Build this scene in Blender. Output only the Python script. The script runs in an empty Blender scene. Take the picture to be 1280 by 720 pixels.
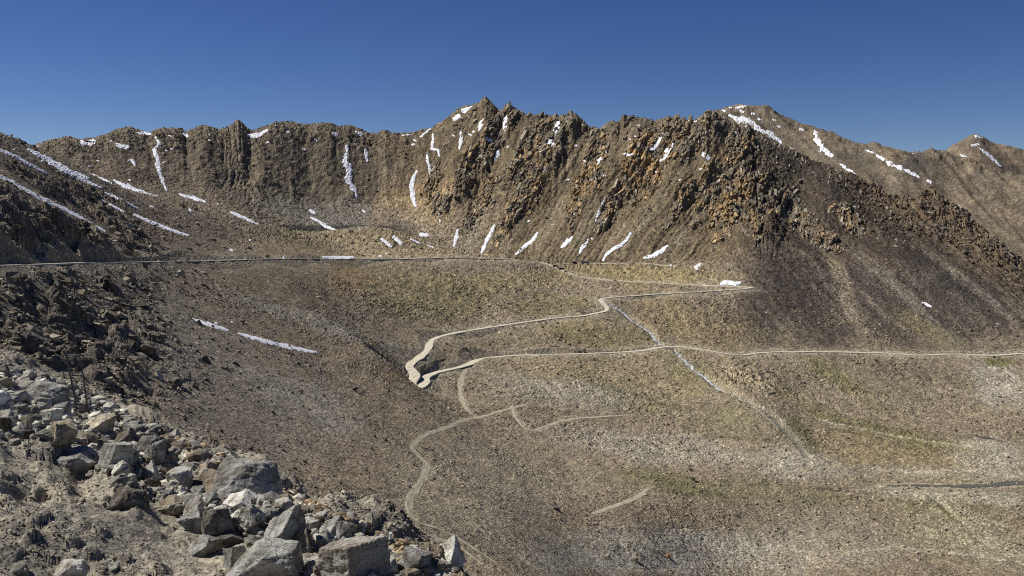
import bpy, bmesh, math, random
import numpy as np
from mathutils import Vector, Matrix, Euler

# ------------------------------------------------------------------ camera, sky, sun, exposure
F = 1108.0                                   # focal length in pixels of the 1280 px wide photograph
PITCH = math.atan(105.0 / F)                 # camera looks slightly down into the basin
SUN_EL, SUN_AZ = math.radians(49), math.radians(-76)   # azimuth from the view direction, negative = left
sc = bpy.context.scene
C = sc.collection
cam = bpy.data.cameras.new('camera')
cam.sensor_width = 36.0
cam.lens = 36.0 * F / 1280.0
cam.clip_start, cam.clip_end = 0.1, 60000
camo = bpy.data.objects.new('camera', cam)
camo.rotation_euler = (math.pi / 2 - PITCH, 0, 0)
C.objects.link(camo)
sc.camera = camo
wd = bpy.data.worlds.new('World')
sc.world = wd
wd.use_nodes = True
nt = wd.node_tree
bg = nt.nodes['Background']
sky = nt.nodes.new('ShaderNodeTexSky')
sky.sky_type = 'NISHITA'
sky.sun_disc = False
sky.sun_elevation = SUN_EL
sky.sun_rotation = SUN_AZ
sky.altitude = 5200
sky.air_density = 1.15
sky.dust_density = 0.15
sky.ozone_density = 2.2
hs = nt.nodes.new('ShaderNodeHueSaturation'); hs.inputs['Saturation'].default_value = 1.24; hs.inputs['Hue'].default_value = 0.516
nt.links.new(sky.outputs[0], hs.inputs['Color']); nt.links.new(hs.outputs[0], bg.inputs[0])
bg.inputs[1].default_value = 0.056
sun = bpy.data.lights.new('sun', 'SUN')
sun.energy = 5.0
sun.angle = math.radians(0.5)
sun.color = (1.0, 0.965, 0.91)
suno = bpy.data.objects.new('sun', sun)
sd = Vector((math.sin(SUN_AZ) * math.cos(SUN_EL), math.cos(SUN_AZ) * math.cos(SUN_EL), math.sin(SUN_EL)))
suno.rotation_euler = sd.to_track_quat('Z', 'Y').to_euler()
C.objects.link(suno)
sc.view_settings.view_transform = 'Standard'
sc.view_settings.look = 'None'
sc.view_settings.exposure = 0.22
sc.cycles.use_denoising = False
sc.cycles.filter_width = 1.1
sc.view_settings.gamma = 1.0

rnd = random.Random(7)
rng = np.random.default_rng(11)
CP, SP = math.cos(PITCH), math.sin(PITCH)

# ------------------------------------------------------------------ geometry helpers
def ray(px, py):
    """direction of a photograph pixel as (X/Y, Z/Y)"""
    a = (np.asarray(px, float) - 640) / F
    b = (360 - np.asarray(py, float)) / F
    t = (b * CP - SP) / (CP + b * SP)
    return a * (CP - t * SP), t

def proj(u, t):
    zc = CP - t * SP
    return 640 + F * u / zc, 360 - F * (SP + t * CP) / zc

def W(px, py, Y):
    u, t = ray(px, py)
    return np.array([u * Y, Y, t * Y])

def sstep(a, b, x):
    x = np.clip((x - a) / (b - a), 0, 1)
    return x * x * (3 - 2 * x)

def _h(ix, iy, seed):
    h = (ix.astype(np.uint32) * np.uint32(374761393) + iy.astype(np.uint32) * np.uint32(668265263) + np.uint32(seed * 2246822519 % 4294967296))
    h = (h ^ (h >> np.uint32(13))) * np.uint32(1274126177)
    h = h ^ (h >> np.uint32(16))
    return h

_ang = np.arange(256) * (2 * math.pi / 256)
_gx, _gy = np.cos(_ang).astype(np.float32), np.sin(_ang).astype(np.float32)

def perlin(x, y, seed=0):
    x0 = np.floor(x); y0 = np.floor(y)
    fx = (x - x0).astype(np.float32); fy = (y - y0).astype(np.float32)
    ix = x0.astype(np.int64); iy = y0.astype(np.int64)
    def g(dx, dy):
        k = (_h(ix + dx, iy + dy, seed) & np.uint32(255)).astype(np.intp)
        return _gx[k] * (fx - dx) + _gy[k] * (fy - dy)
    sx = fx * fx * fx * (fx * (fx * 6 - 15) + 10); sy = fy * fy * fy * (fy * (fy * 6 - 15) + 10)
    a = g(0, 0); b = g(1, 0); c = g(0, 1); d = g(1, 1)
    a = a + sx * (b - a); c = c + sx * (d - c)
    return (a + sy * (c - a)) * 1.5

def fbm(x, y, n=4, seed=0, gain=0.5, lac=2.03):
    s = 0; a = 1.0
    for k in range(n):
        s = s + a * perlin(x, y, seed + k * 17); a *= gain; x = x * lac + 3.7; y = y * lac + 1.3
    return s

def ridged(x, y, n=4, seed=0, gain=0.55):
    s = 0; a = 1.0
    for k in range(n):
        s = s + a * (1 - 2 * np.abs(perlin(x, y, seed + k * 13))); a *= gain; x = x * 2.1 + 5.1; y = y * 2.1 + 2.7
    return s

def worley(x, y, seed=0):
    """distance to the nearest feature point and a random value of its cell"""
    x0 = np.floor(x).astype(np.int64); y0 = np.floor(y).astype(np.int64)
    best = np.full(x.shape, 9.0, np.float32); val = np.zeros(x.shape, np.float32)
    for dx in (-1, 0, 1):
        for dy in (-1, 0, 1):
            h = _h(x0 + dx, y0 + dy, seed)
            px = (x0 + dx) + (h & np.uint32(1023)).astype(np.float32) / 1023
            py = (y0 + dy) + ((h >> np.uint32(10)) & np.uint32(1023)).astype(np.float32) / 1023
            d = np.hypot(x - px, y - py).astype(np.float32)
            m = d < best
            best = np.where(m, d, best); val = np.where(m, (h >> np.uint32(20)).astype(np.float32) / 4095, val)
    return best, val

def white(ix, iy, seed):
    return _h(ix, iy, seed).astype(np.float32) / 4294967295.0

def tps_fit(P, v, reg=1e-3):
    n = len(P)
    d = np.hypot(P[:, None, 0] - P[None, :, 0], P[:, None, 1] - P[None, :, 1])
    K = np.where(d > 0, d * d * np.log(d + 1e-12), 0) + reg * np.eye(n)
    Q = np.c_[np.ones(n), P]
    A = np.zeros((n + 3, n + 3)); A[:n, :n] = K; A[:n, n:] = Q; A[n:, :n] = Q.T
    return np.linalg.solve(A, np.r_[v, 0, 0, 0])

def tps_eval(P, w, X):
    out = np.empty(len(X))
    n = len(P)
    for s in range(0, len(X), 8000):
        x = X[s:s + 8000]
        d2 = (x[:, None, 0] - P[None, :, 0]) ** 2 + (x[:, None, 1] - P[None, :, 1]) ** 2
        out[s:s + 8000] = (0.5 * d2 * np.log(d2 + 1e-20)) @ w[:n] + w[n] + x @ w[n + 1:]
    return out

def catmull(pts, step):
    """smooth polyline through pts, resampled every step metres"""
    P = np.array(pts, float)
    P = np.vstack([2 * P[0] - P[1], P, 2 * P[-1] - P[-2]])
    out = []
    for i in range(1, len(P) - 2):
        p0, p1, p2, p3 = P[i - 1:i + 3]
        n = max(2, int(np.linalg.norm(p2 - p1) / step))
        for k in range(n):
            t = k / n
            out.append(0.5 * (2 * p1 + (p2 - p0) * t + (2 * p0 - 5 * p1 + 4 * p2 - p3) * t * t + (3 * p1 - p0 - 3 * p2 + p3) * t ** 3))
    out.append(P[-2])
    return np.array(out)

GREY = 0.13                                       # the local rock is a rather neutral grey brown
def lin(r, g, b, k=1.0):
    f = lambda c: (c / 12.92 if c <= 0.04045 else ((c + 0.055) / 1.055) ** 2.4)
    v = np.array([f(r / 255) * 0.97, f(g / 255), f(b / 255) * 0.985], np.float32)
    return (v + (v @ np.array([0.3, 0.6, 0.1], np.float32) - v) * GREY) * k

# ------------------------------------------------------------------ mesh / object helpers
def mesh_np(name, verts, faces, col=None, flat=True):
    """verts (n,3), faces (m,k) -> mesh"""
    me = bpy.data.meshes.new(name)
    verts = np.ascontiguousarray(verts, np.float32); faces = np.ascontiguousarray(faces, np.int32)
    m, k = faces.shape
    me.vertices.add(len(verts)); me.vertices.foreach_set('co', verts.ravel())
    me.loops.add(m * k); me.loops.foreach_set('vertex_index', faces.ravel())
    me.polygons.add(m); me.polygons.foreach_set('loop_start', np.arange(0, m * k, k, dtype=np.int32))
    try:
        me.polygons.foreach_set('loop_total', np.full(m, k, np.int32))
    except Exception:
        pass
    me.update(calc_edges=True)
    if flat: me.shade_flat()
    if col is not None:
        at = me.color_attributes.new('tint', 'FLOAT_COLOR', 'POINT')
        at.data.foreach_set('color', np.c_[col, np.ones(len(col))].astype(np.float32).ravel())
    return me

def link(name, me, mat=None, parent=None, kind=None, label=None, cat=None, group=None):
    o = bpy.data.objects.new(name, me); C.objects.link(o)
    if mat is not None and me is not None and not me.materials:
        me.materials.append(mat)
    if parent is not None: o.parent = parent
    if kind: o['kind'] = kind
    if label: o['label'] = label
    if cat: o['category'] = cat
    if group: o['group'] = group
    return o

def bm_link(name, bm, mat, parent=None, **kw):
    me = bpy.data.meshes.new(name); bm.to_mesh(me); bm.free()
    return link(name, me, mat, parent, **kw)

# ------------------------------------------------------------------ materials
def new_mat(name):
    m = bpy.data.materials.new(name); m.use_nodes = True
    n = m.node_tree.nodes; l = m.node_tree.links
    b = n['Principled BSDF']
    b.inputs['Roughness'].default_value = 0.95
    b.inputs['Specular IOR Level'].default_value = 0.15
    return m, n, l, b

def noise_node(n, l, coord, scale, detail=6, rough=0.6):
    t = n.new('ShaderNodeTexNoise'); t.inputs['Scale'].default_value = scale
    t.inputs['Detail'].default_value = detail; t.inputs['Roughness'].default_value = rough
    l.new(coord, t.inputs['Vector'])
    return t

def ramp(n, l, src, stops):
    r = n.new('ShaderNodeValToRGB'); l.new(src, r.inputs[0])
    e = r.color_ramp.elements
    while len(e) < len(stops): e.new(0.5)
    for q, (p, c) in zip(e, stops):
        q.position = p; q.color = (*c, 1) if len(c) == 3 else c
    return r

def mixc(n, l, kind, fac, a, b):
    m = n.new('ShaderNodeMix'); m.data_type = 'RGBA'; m.blend_type = kind
    if isinstance(fac, (int, float)): m.inputs[0].default_value = fac
    else: l.new(fac, m.inputs[0])
    for s, i in ((a, 6), (b, 7)):
        if isinstance(s, (tuple, list)): m.inputs[i].default_value = (*s, 1) if len(s) == 3 else s
        else: l.new(s, m.inputs[i])
    return m.outputs[2]

def ground_mat(name, s1, s2, bump_dist, lo=0.62, hi=1.42):
    """ground: regional tint from the mesh, stony grain and bump from noise at two sizes (s = 1/metres)"""
    m, n, l, b = new_mat(name)
    at = n.new('ShaderNodeAttribute'); at.attribute_name = 'tint'
    co = n.new('ShaderNodeTexCoord').outputs['Object']
    n1 = noise_node(n, l, co, s1, 8, 0.7)
    n2 = noise_node(n, l, co, s2, 4, 0.65)
    r1 = ramp(n, l, n1.outputs[0], [(0.3, (lo,) * 3), (0.5, (1, 1, 1)), (0.7, (hi, hi, hi * 0.97))])
    r2 = ramp(n, l, n2.outputs[0], [(0.30, (0.58, 0.57, 0.56)), (0.5, (1.05, 1.05, 1.05)), (0.66, (1.7, 1.68, 1.62))])
    c = mixc(n, l, 'MULTIPLY', 1.0, at.outputs[0], r1.outputs[0])
    c = mixc(n, l, 'MULTIPLY', 1.0, c, r2.outputs[0])
    l.new(c, b.inputs['Base Color'])
    bp = n.new('ShaderNodeBump'); bp.inputs['Strength'].default_value = 1.0; bp.inputs['Distance'].default_value = bump_dist
    l.new(n2.outputs[0], bp.inputs['Height'])
    l.new(bp.outputs[0], b.inputs['Normal'])
    return m

def rock_mat(name, dark, mid, light, scale=3.0, island=False, bump=0.03):
    m, n, l, b = new_mat(name)
    tc = n.new('ShaderNodeTexCoord')
    co = tc.outputs['Object']
    n1 = noise_node(n, l, co, scale, 10, 0.68)
    n2 = noise_node(n, l, co, scale * 7, 6, 0.7)
    r = ramp(n, l, n1.outputs[0], [(0.28, dark), (0.5, mid), (0.72, light)])
    r2 = ramp(n, l, n2.outputs[0], [(0.3, (0.62,) * 3), (0.5, (1, 1, 1)), (0.68, (1.3, 1.3, 1.28))])
    c = mixc(n, l, 'MULTIPLY', 1.0, r.outputs[0], r2.outputs[0])
    if island:
        g = n.new('ShaderNodeNewGeometry')
        ri = ramp(n, l, g.outputs['Random Per Island'], [(0.0, (0.55, 0.52, 0.5)), (0.35, (0.95, 0.91, 0.87)), (0.7, (1.4, 1.32, 1.2)), (1.0, (2.5, 2.45, 2.35))])
    else:
        g = n.new('ShaderNodeObjectInfo')
        ri = ramp(n, l, g.outputs['Random'], [(0.0, (0.6, 0.56, 0.52)), (0.4, (0.95, 0.92, 0.88)), (0.75, (1.12, 1.08, 1.0)), (1.0, (1.4, 1.4, 1.36))])
    c = mixc(n, l, 'MULTIPLY', 1.0, c, ri.outputs[0])
    bp = n.new('ShaderNodeBump'); bp.inputs['Strength'].default_value = 1.0; bp.inputs['Distance'].default_value = bump
    if not island:                                               # stains and hairline cracks of the big boulders
        ns = noise_node(n, l, co, 1.6, 3, 0.6)
        st = ramp(n, l, ns.outputs[0], [(0.38, (0.66, 0.60, 0.52)), (0.52, (1, 1, 1)), (0.66, (1.12, 1.12, 1.12))])
        c = mixc(n, l, 'MULTIPLY', 0.8, c, st.outputs[0])
        wv = n.new('ShaderNodeVectorMath'); wv.operation = 'MULTIPLY_ADD'; l.new(ns.outputs[1], wv.inputs[0]); wv.inputs[1].default_value = (0.5, 0.5, 0.5); l.new(co, wv.inputs[2])
        vo = n.new('ShaderNodeTexVoronoi'); vo.feature = 'DISTANCE_TO_EDGE'; vo.inputs['Scale'].default_value = 2.3; l.new(wv.outputs[0], vo.inputs['Vector'])
        ck = ramp(n, l, vo.outputs[0], [(0.0, (0.35, 0.33, 0.3)), (0.022, (1, 1, 1))])
        c = mixc(n, l, 'MULTIPLY', 0.75, c, ck.outputs[0])
        hm = n.new('ShaderNodeMath'); hm.operation = 'MULTIPLY'; l.new(n2.outputs[0], hm.inputs[0]); l.new(ck.outputs[0], hm.inputs[1])
        l.new(hm.outputs[0], bp.inputs['Height'])
    else:
        l.new(n2.outputs[0], bp.inputs['Height'])
    l.new(c, b.inputs['Base Color'])
    l.new(bp.outputs[0], b.inputs['Normal'])
    return m

def plain_mat(name, col, rough=0.6, metal=0.0, var=0.25, scale=4.0):
    m, n, l, b = new_mat(name)
    co = n.new('ShaderNodeTexCoord').outputs['Object']
    t = noise_node(n, l, co, scale, 5)
    lo = tuple(c * (1 - var) for c in col); hi = tuple(c * (1 + var) for c in col)
    r = ramp(n, l, t.outputs[0], [(0.3, lo), (0.7, hi)])
    l.new(r.outputs[0], b.inputs['Base Color'])
    b.inputs['Roughness'].default_value = rough; b.inputs['Metallic'].default_value = metal
    return m

M_FAR = ground_mat('far_scree', 0.02, 0.16, 3.0)
M_MTN = ground_mat('mountain_scree', 0.03, 0.28, 2.0, 0.78, 1.25)
M_VAL = ground_mat('stony_ground', 0.06, 0.75, 0.8, 0.8, 1.22)
M_BANK = ground_mat('gravelly_earth', 1.1, 9.0, 0.07, 0.75, 1.25)
M_ROAD = plain_mat('pale_road_dust', tuple(lin(190, 179, 155)), 0.95, 0, 0.3, 0.4)
M_TRACK = plain_mat('track_dust', tuple(lin(174, 161, 134)), 0.95, 0, 0.25, 0.3)
M_SNOW = plain_mat('old_snow', (0.72, 0.725, 0.745), 0.6, 0, 0.2, 0.15)
M_STONE = rock_mat('scattered_stone', tuple(lin(84, 74, 62)), tuple(lin(122, 110, 92)), tuple(lin(158, 146, 126)), 0.5, True, 0.15)
M_RUBBLE = rock_mat('dark_rubble', tuple(lin(70, 62, 54)), tuple(lin(102, 92, 80)), tuple(lin(132, 122, 108)), 0.5, True, 0.15)
M_OUTC = rock_mat('outcrop_stone', tuple(lin(84, 78, 68)), tuple(lin(116, 108, 94)), tuple(lin(146, 137, 121)), 0.4, True, 0.15)
M_OCHRE = rock_mat('ochre_stone', tuple(lin(108, 90, 64)), tuple(lin(138, 116, 82)), tuple(lin(158, 138, 106)), 0.4, True, 0.15)
M_GRAVEL = rock_mat('bank_gravel', tuple(lin(92, 86, 76)), tuple(lin(126, 118, 104)), tuple(lin(156, 150, 138)), 3.0, True, 0.02)
M_HEAP = rock_mat('heap_rubble_stone', tuple(lin(104, 101, 96)), tuple(lin(140, 136, 128)), tuple(lin(176, 172, 162)), 2.0, True, 0.03)
M_TANRUB = rock_mat('tan_rubble_stone', tuple(lin(100, 84, 64)), tuple(lin(138, 118, 90)), tuple(lin(166, 148, 120)), 2.0, True, 0.03)
M_GREY = rock_mat('grey_granite', tuple(lin(106, 105, 103)), tuple(lin(146, 144, 140)), tuple(lin(190, 187, 180)), 2.2)
M_PALE = rock_mat('pale_granite', tuple(lin(150, 147, 140)), tuple(lin(188, 184, 176)), tuple(lin(220, 217, 209)), 2.2)
M_TAN = rock_mat('tan_granite', tuple(lin(112, 103, 90)), tuple(lin(154, 143, 124)), tuple(lin(188, 177, 157)), 2.2)
M_DARK = rock_mat('dark_granite', tuple(lin(74, 70, 64)), tuple(lin(110, 104, 95)), tuple(lin(146, 140, 128)), 2.2)

# ------------------------------------------------------------------ control surface of the basin (pixel, pixel, metres)
def hz(px, z, Y):
    """a hidden point given by its height instead of its picture row"""
    t = z / Y
    return (px, proj(0.0, t)[1], Y)

UPPER = [(-260, 336, 175), (-120, 334, 225), (0, 332, 285), (60, 330, 330), (100, 328.5, 370), (150, 328, 430), (200, 327, 500), (260, 326, 590), (330, 324, 720),
         (400, 323.5, 880), (480, 324, 1020), (560, 322.5, 1130), (640, 324.5, 1275), (655, 325, 1302), (668, 326.2, 1316), (680, 328.8, 1316), (690, 332.3, 1302), (700, 336.5, 1284), (707, 340, 1270), (716, 343.4, 1262),
         (730, 346.5, 1258), (760, 350, 1252), (810, 353, 1240), (860, 355.5, 1220), (900, 357.3, 1200), (930, 358.3, 1186)]
ZIG = [(930, 358.6, 1182), (939, 359.2, 1172), (932, 360.8, 1160), (900, 363, 1142), (850, 366, 1112), (800, 369, 1076), (768, 371.5, 1052), (752, 373.5, 1038), (753, 378, 1018), (759, 384, 1000),
       (757, 388.5, 985), (745, 391.5, 974), (725, 395, 958), (690, 398, 938), (640, 405, 895), (600, 411, 862), (560, 418, 818), (543, 423.5, 790), (537, 430, 752), (534, 438, 718),
       (524, 447, 686), (512, 456, 656), (515, 463, 644), (518, 469, 634), (514, 477, 622), (517, 483, 613), (525, 484.5, 612), (531, 478, 626), (533, 470, 652),
       (545, 465.5, 676), (580, 457.5, 728), (600, 449.5, 788), (640, 444.5, 818), (700, 443, 845), (760, 441, 872), (800, 438.5, 890), (825, 434, 902), (850, 433.5, 908),
       (880, 437, 904), (905, 441.5, 900), (925, 444, 902), (945, 441.5, 918), (985, 439.5, 940), (1050, 440, 958), (1110, 441.5, 968), (1150, 444, 968), (1190, 442.5, 984),
       (1240, 444, 988), (1290, 441.5, 1002), (1400, 440, 1015)]
NEAR_CREST = [(-260, 70, 470), (-120, 105, 540), (0, 168, 610), (20, 178, 650), (40, 187, 700), (75, 206, 750), (110, 222, 800), (150, 236, 840), (190, 246, 880), (240, 257, 940), (290, 266, 1000), (340, 284, 1120),
              (370, 290, 1180), (400, 293, 1230), (440, 290.5, 1260), (470, 288.5, 1285), (490, 290, 1297), (510, 297, 1310), (540, 309, 1330), (570, 316, 1345), (600, 320.5, 1360)]
SKY_D = [(-260, 190, 1450), (-120, 190, 1480), (0, 188, 1500), (45, 184, 1550), (100, 176, 1620), (150, 164, 1680), (200, 164, 1750), (250, 159, 1820), (300, 155, 1850), (330, 162, 1900), (365, 153, 1940), (400, 153, 1980), (440, 157, 2030), (480, 165, 2080),
         (510, 167, 2085), (540, 160, 2080), (570, 139, 2080), (605, 124, 2080), (630, 136, 2050), (660, 144, 2020), (700, 147, 1985), (740, 160, 1960), (770, 157, 1930), (800, 151, 1900), (845, 149, 1840), (890, 143, 1780), (915, 152, 1760), (940, 165, 1740), (970, 178, 1720), (1000, 190, 1700), (1060, 218, 1640),
         (1090, 235, 1615), (1115, 250, 1590), (1165, 246, 1560), (1190, 258, 1540), (1215, 275, 1510), (1260, 315, 1450), (1300, 340, 1400), (1420, 410, 1260), (1560, 430, 1200)]
ctrl = []
ctrl += [hz(p, z, 45) for p, z in ((-260, -11), (0, -14), (300, -21), (640, -31), (1000, -39), (1560, -46))]
ctrl += [hz(p, z, 100) for p, z in ((-260, -14), (0, -29), (150, -37), (300, -45), (640, -66), (1000, -86), (1560, -105))]
ctrl += [hz(p, z, 200) for p, z in ((640, -93), (800, -112), (1000, -132), (1560, -150))]
_rw = np.array([W(*q) for q in UPPER[:14]])
def hs(px, py, slope=0.55):
    """distance at which a picture point meets the left hillside: one even slope falling to the right from the upper road"""
    u, t = ray(px, py)
    for Yq in np.arange(60, 1300, 2.0):
        zr = np.interp(Yq, _rw[:, 1], _rw[:, 2]) + (0 if Yq > _rw[0, 1] else (_rw[0, 1] - Yq) * 0.06)
        xr = np.interp(Yq, _rw[:, 1], _rw[:, 0]) + (0 if Yq > _rw[0, 1] else (_rw[0, 1] - Yq) * 0.25)
        if t * Yq < zr - slope * (u * Yq - xr): return (px, py, Yq)
    raise ValueError((px, py))
ctrl += [hs(*q) for q in ((-260, 455), (-120, 452), (0, 452), (100, 490), (200, 540), (300, 585), (400, 632), (480, 662), (560, 700), (600, 660), (580, 600), (640, 600), (640, 715), (640, 650))]
ctrl += [hs(*q) for q in ((-260, 390), (-120, 395), (0, 400), (100, 430), (200, 480), (300, 530), (400, 580), (480, 632), (200, 430), (300, 470), (400, 520), (480, 560), (515, 600), (512, 640), (560, 535),
                              (100, 370), (240, 400), (300, 417), (396, 441), (450, 480), (500, 510), (330, 380), (420, 420), (170, 350), (250, 360), (480, 450))]
ctrl += [(690, 655, 366), (760, 725, 342), (830, 723, 385), (900, 722, 420), (1100, 722, 432), (1280, 722, 430), (1420, 722, 430), (1560, 722, 430)]
ctrl += [(800, 660, 418), (900, 650, 485), (1000, 650, 510), (1100, 640, 522), (1200, 650, 508), (1300, 650, 505), (1560, 650, 505)]
ctrl += [(720, 600, 485), (800, 600, 515), (900, 600, 545), (1000, 600, 565), (1110, 605, 565), (1200, 605, 566), (1300, 602, 572), (1560, 600, 575)]
ctrl += [(640, 510, 625), (700, 526, 625), (790, 518, 680), (880, 540, 660), (960, 555, 640), (1060, 560, 650), (1150, 570, 640), (1230, 570, 640), (1300, 560, 670), (1560, 550, 690)]
ctrl += [(650, 480, 700), (740, 480, 745), (800, 480, 770), (880, 480, 785), (950, 505, 720), (1000, 490, 800), (1050, 490, 815), (1150, 490, 830), (1280, 490, 845), (1560, 490, 860)]
ctrl += [(880, 405, 1010), (950, 400, 1060), (1050, 400, 1100), (1150, 405, 1090), (1280, 400, 1110), (1560, 400, 1120)]
ctrl += [(500, 380, 860), (600, 370, 1000), (700, 365, 1090), (640, 345, 1130), (790, 395, 1000), (840, 400, 1000)]
ctrl += [(-260, 250, 240), (-120, 250, 290), (0, 280, 330), (100, 290, 430), (200, 300, 570), (300, 305, 780), (0, 220, 430), (100, 255, 540), (200, 275, 680), (-260, 150, 320), (-120, 170, 400), (430, 308, 1090), (520, 312, 1170)]
ctrl += UPPER[::1] + ZIG[::2] + NEAR_CREST
ctrl += [(p, y + 14, Y * 1.1) for p, y, Y in NEAR_CREST[:-3]]
ctrl += [(110, 219, 1330), (60, 210, 1300), (0, 215, 1200), (-120, 215, 1200), (190, 243, 1320), (240, 254, 1360), (290, 262, 1400), (340, 281, 1450), (400, 287, 1500), (470, 284, 1560), (540, 300, 1560), (600, 315, 1490), (660, 321, 1440), (715, 327.5, 1390), (760, 327.5, 1385), (800, 328.5, 1375), (845, 331.5, 1340), (880, 335, 1310), (935, 349, 1235), (1000, 372, 1180)]
ctrl += [(200, 205, 1550), (300, 225, 1620), (400, 240, 1720), (480, 250, 1760), (540, 240, 1780), (600, 250, 1740), (650, 260, 1690), (720, 260, 1640), (800, 255, 1600), (870, 260, 1550), (925, 190, 1665), (945, 240, 1560), (960, 290, 1430), (955, 325, 1330), (850, 305, 1450), (900, 300, 1450),
         (1000, 290, 1450), (1000, 240, 1590), (1060, 330, 1350), (1080, 280, 1500), (1150, 340, 1300), (1180, 300, 1420), (1280, 380, 1190)]
ctrl += [(p, y + 45, Y * 1.1) for p, y, Y in SKY_D] + [(p, y + 120, Y * 1.35) for p, y, Y in SKY_D[::2]] + SKY_D

SKYLINE = [(-300, 190), (0, 188), (40, 187), (45, 184), (52, 181), (75, 176), (82, 173), (90, 173), (95, 175), (103, 176), (117, 175), (130, 170), (145, 164), (160, 163), (175, 166), (188, 168), (195, 164), (200, 163), (220, 162.5), (228, 163), (232, 167), (238, 164), (245, 161), (258, 158), (264, 160), (270, 161), (278, 162),
           (290, 157), (298, 154), (303, 157), (308, 163), (313, 167), (322, 165), (335, 159), (345, 155), (365, 152.5), (385, 156), (393, 154), (400, 153), (413, 151.5), (420, 155), (428, 156), (435, 154.5), (445, 158), (458, 164), (464, 166), (472, 166), (477, 164), (482, 163), (487, 166), (500, 167), (515, 166), (528, 161),
           (540, 160), (555, 150), (570, 139), (580, 133), (590, 129), (600, 126.5), (603, 122), (607, 121.5), (609, 125), (614, 129), (620, 135), (626, 138), (630, 135), (635, 134), (640, 135), (650, 140), (657, 144), (665, 144.5), (671, 144), (680, 147), (684, 145.5), (690, 147), (694, 144), (698, 147), (703, 145), (708, 148), (713, 145), (716, 145), (720, 149), (728, 154), (736, 158), (745, 162), (757, 161),
           (763, 157), (768, 156.5), (774, 158), (780, 152.5), (784, 153), (790, 150), (797, 149), (803, 151), (817, 154), (830, 151), (845, 148.5), (862, 151), (872, 150), (880, 144), (884, 140), (888, 143), (893, 142), (903, 147), (925, 157), (940, 165), (970, 178), (1000, 190), (1060, 218),
           (1090, 235), (1105, 245), (1115, 250), (1125, 251), (1140, 250), (1150, 246.5), (1165, 245), (1174, 246), (1182, 253), (1190, 257), (1200, 263), (1208, 268), (1215, 276), (1228, 290), (1240, 297), (1252, 308), (1262, 318), (1275, 326), (1300, 340), (1420, 410), (1600, 440)]

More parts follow.
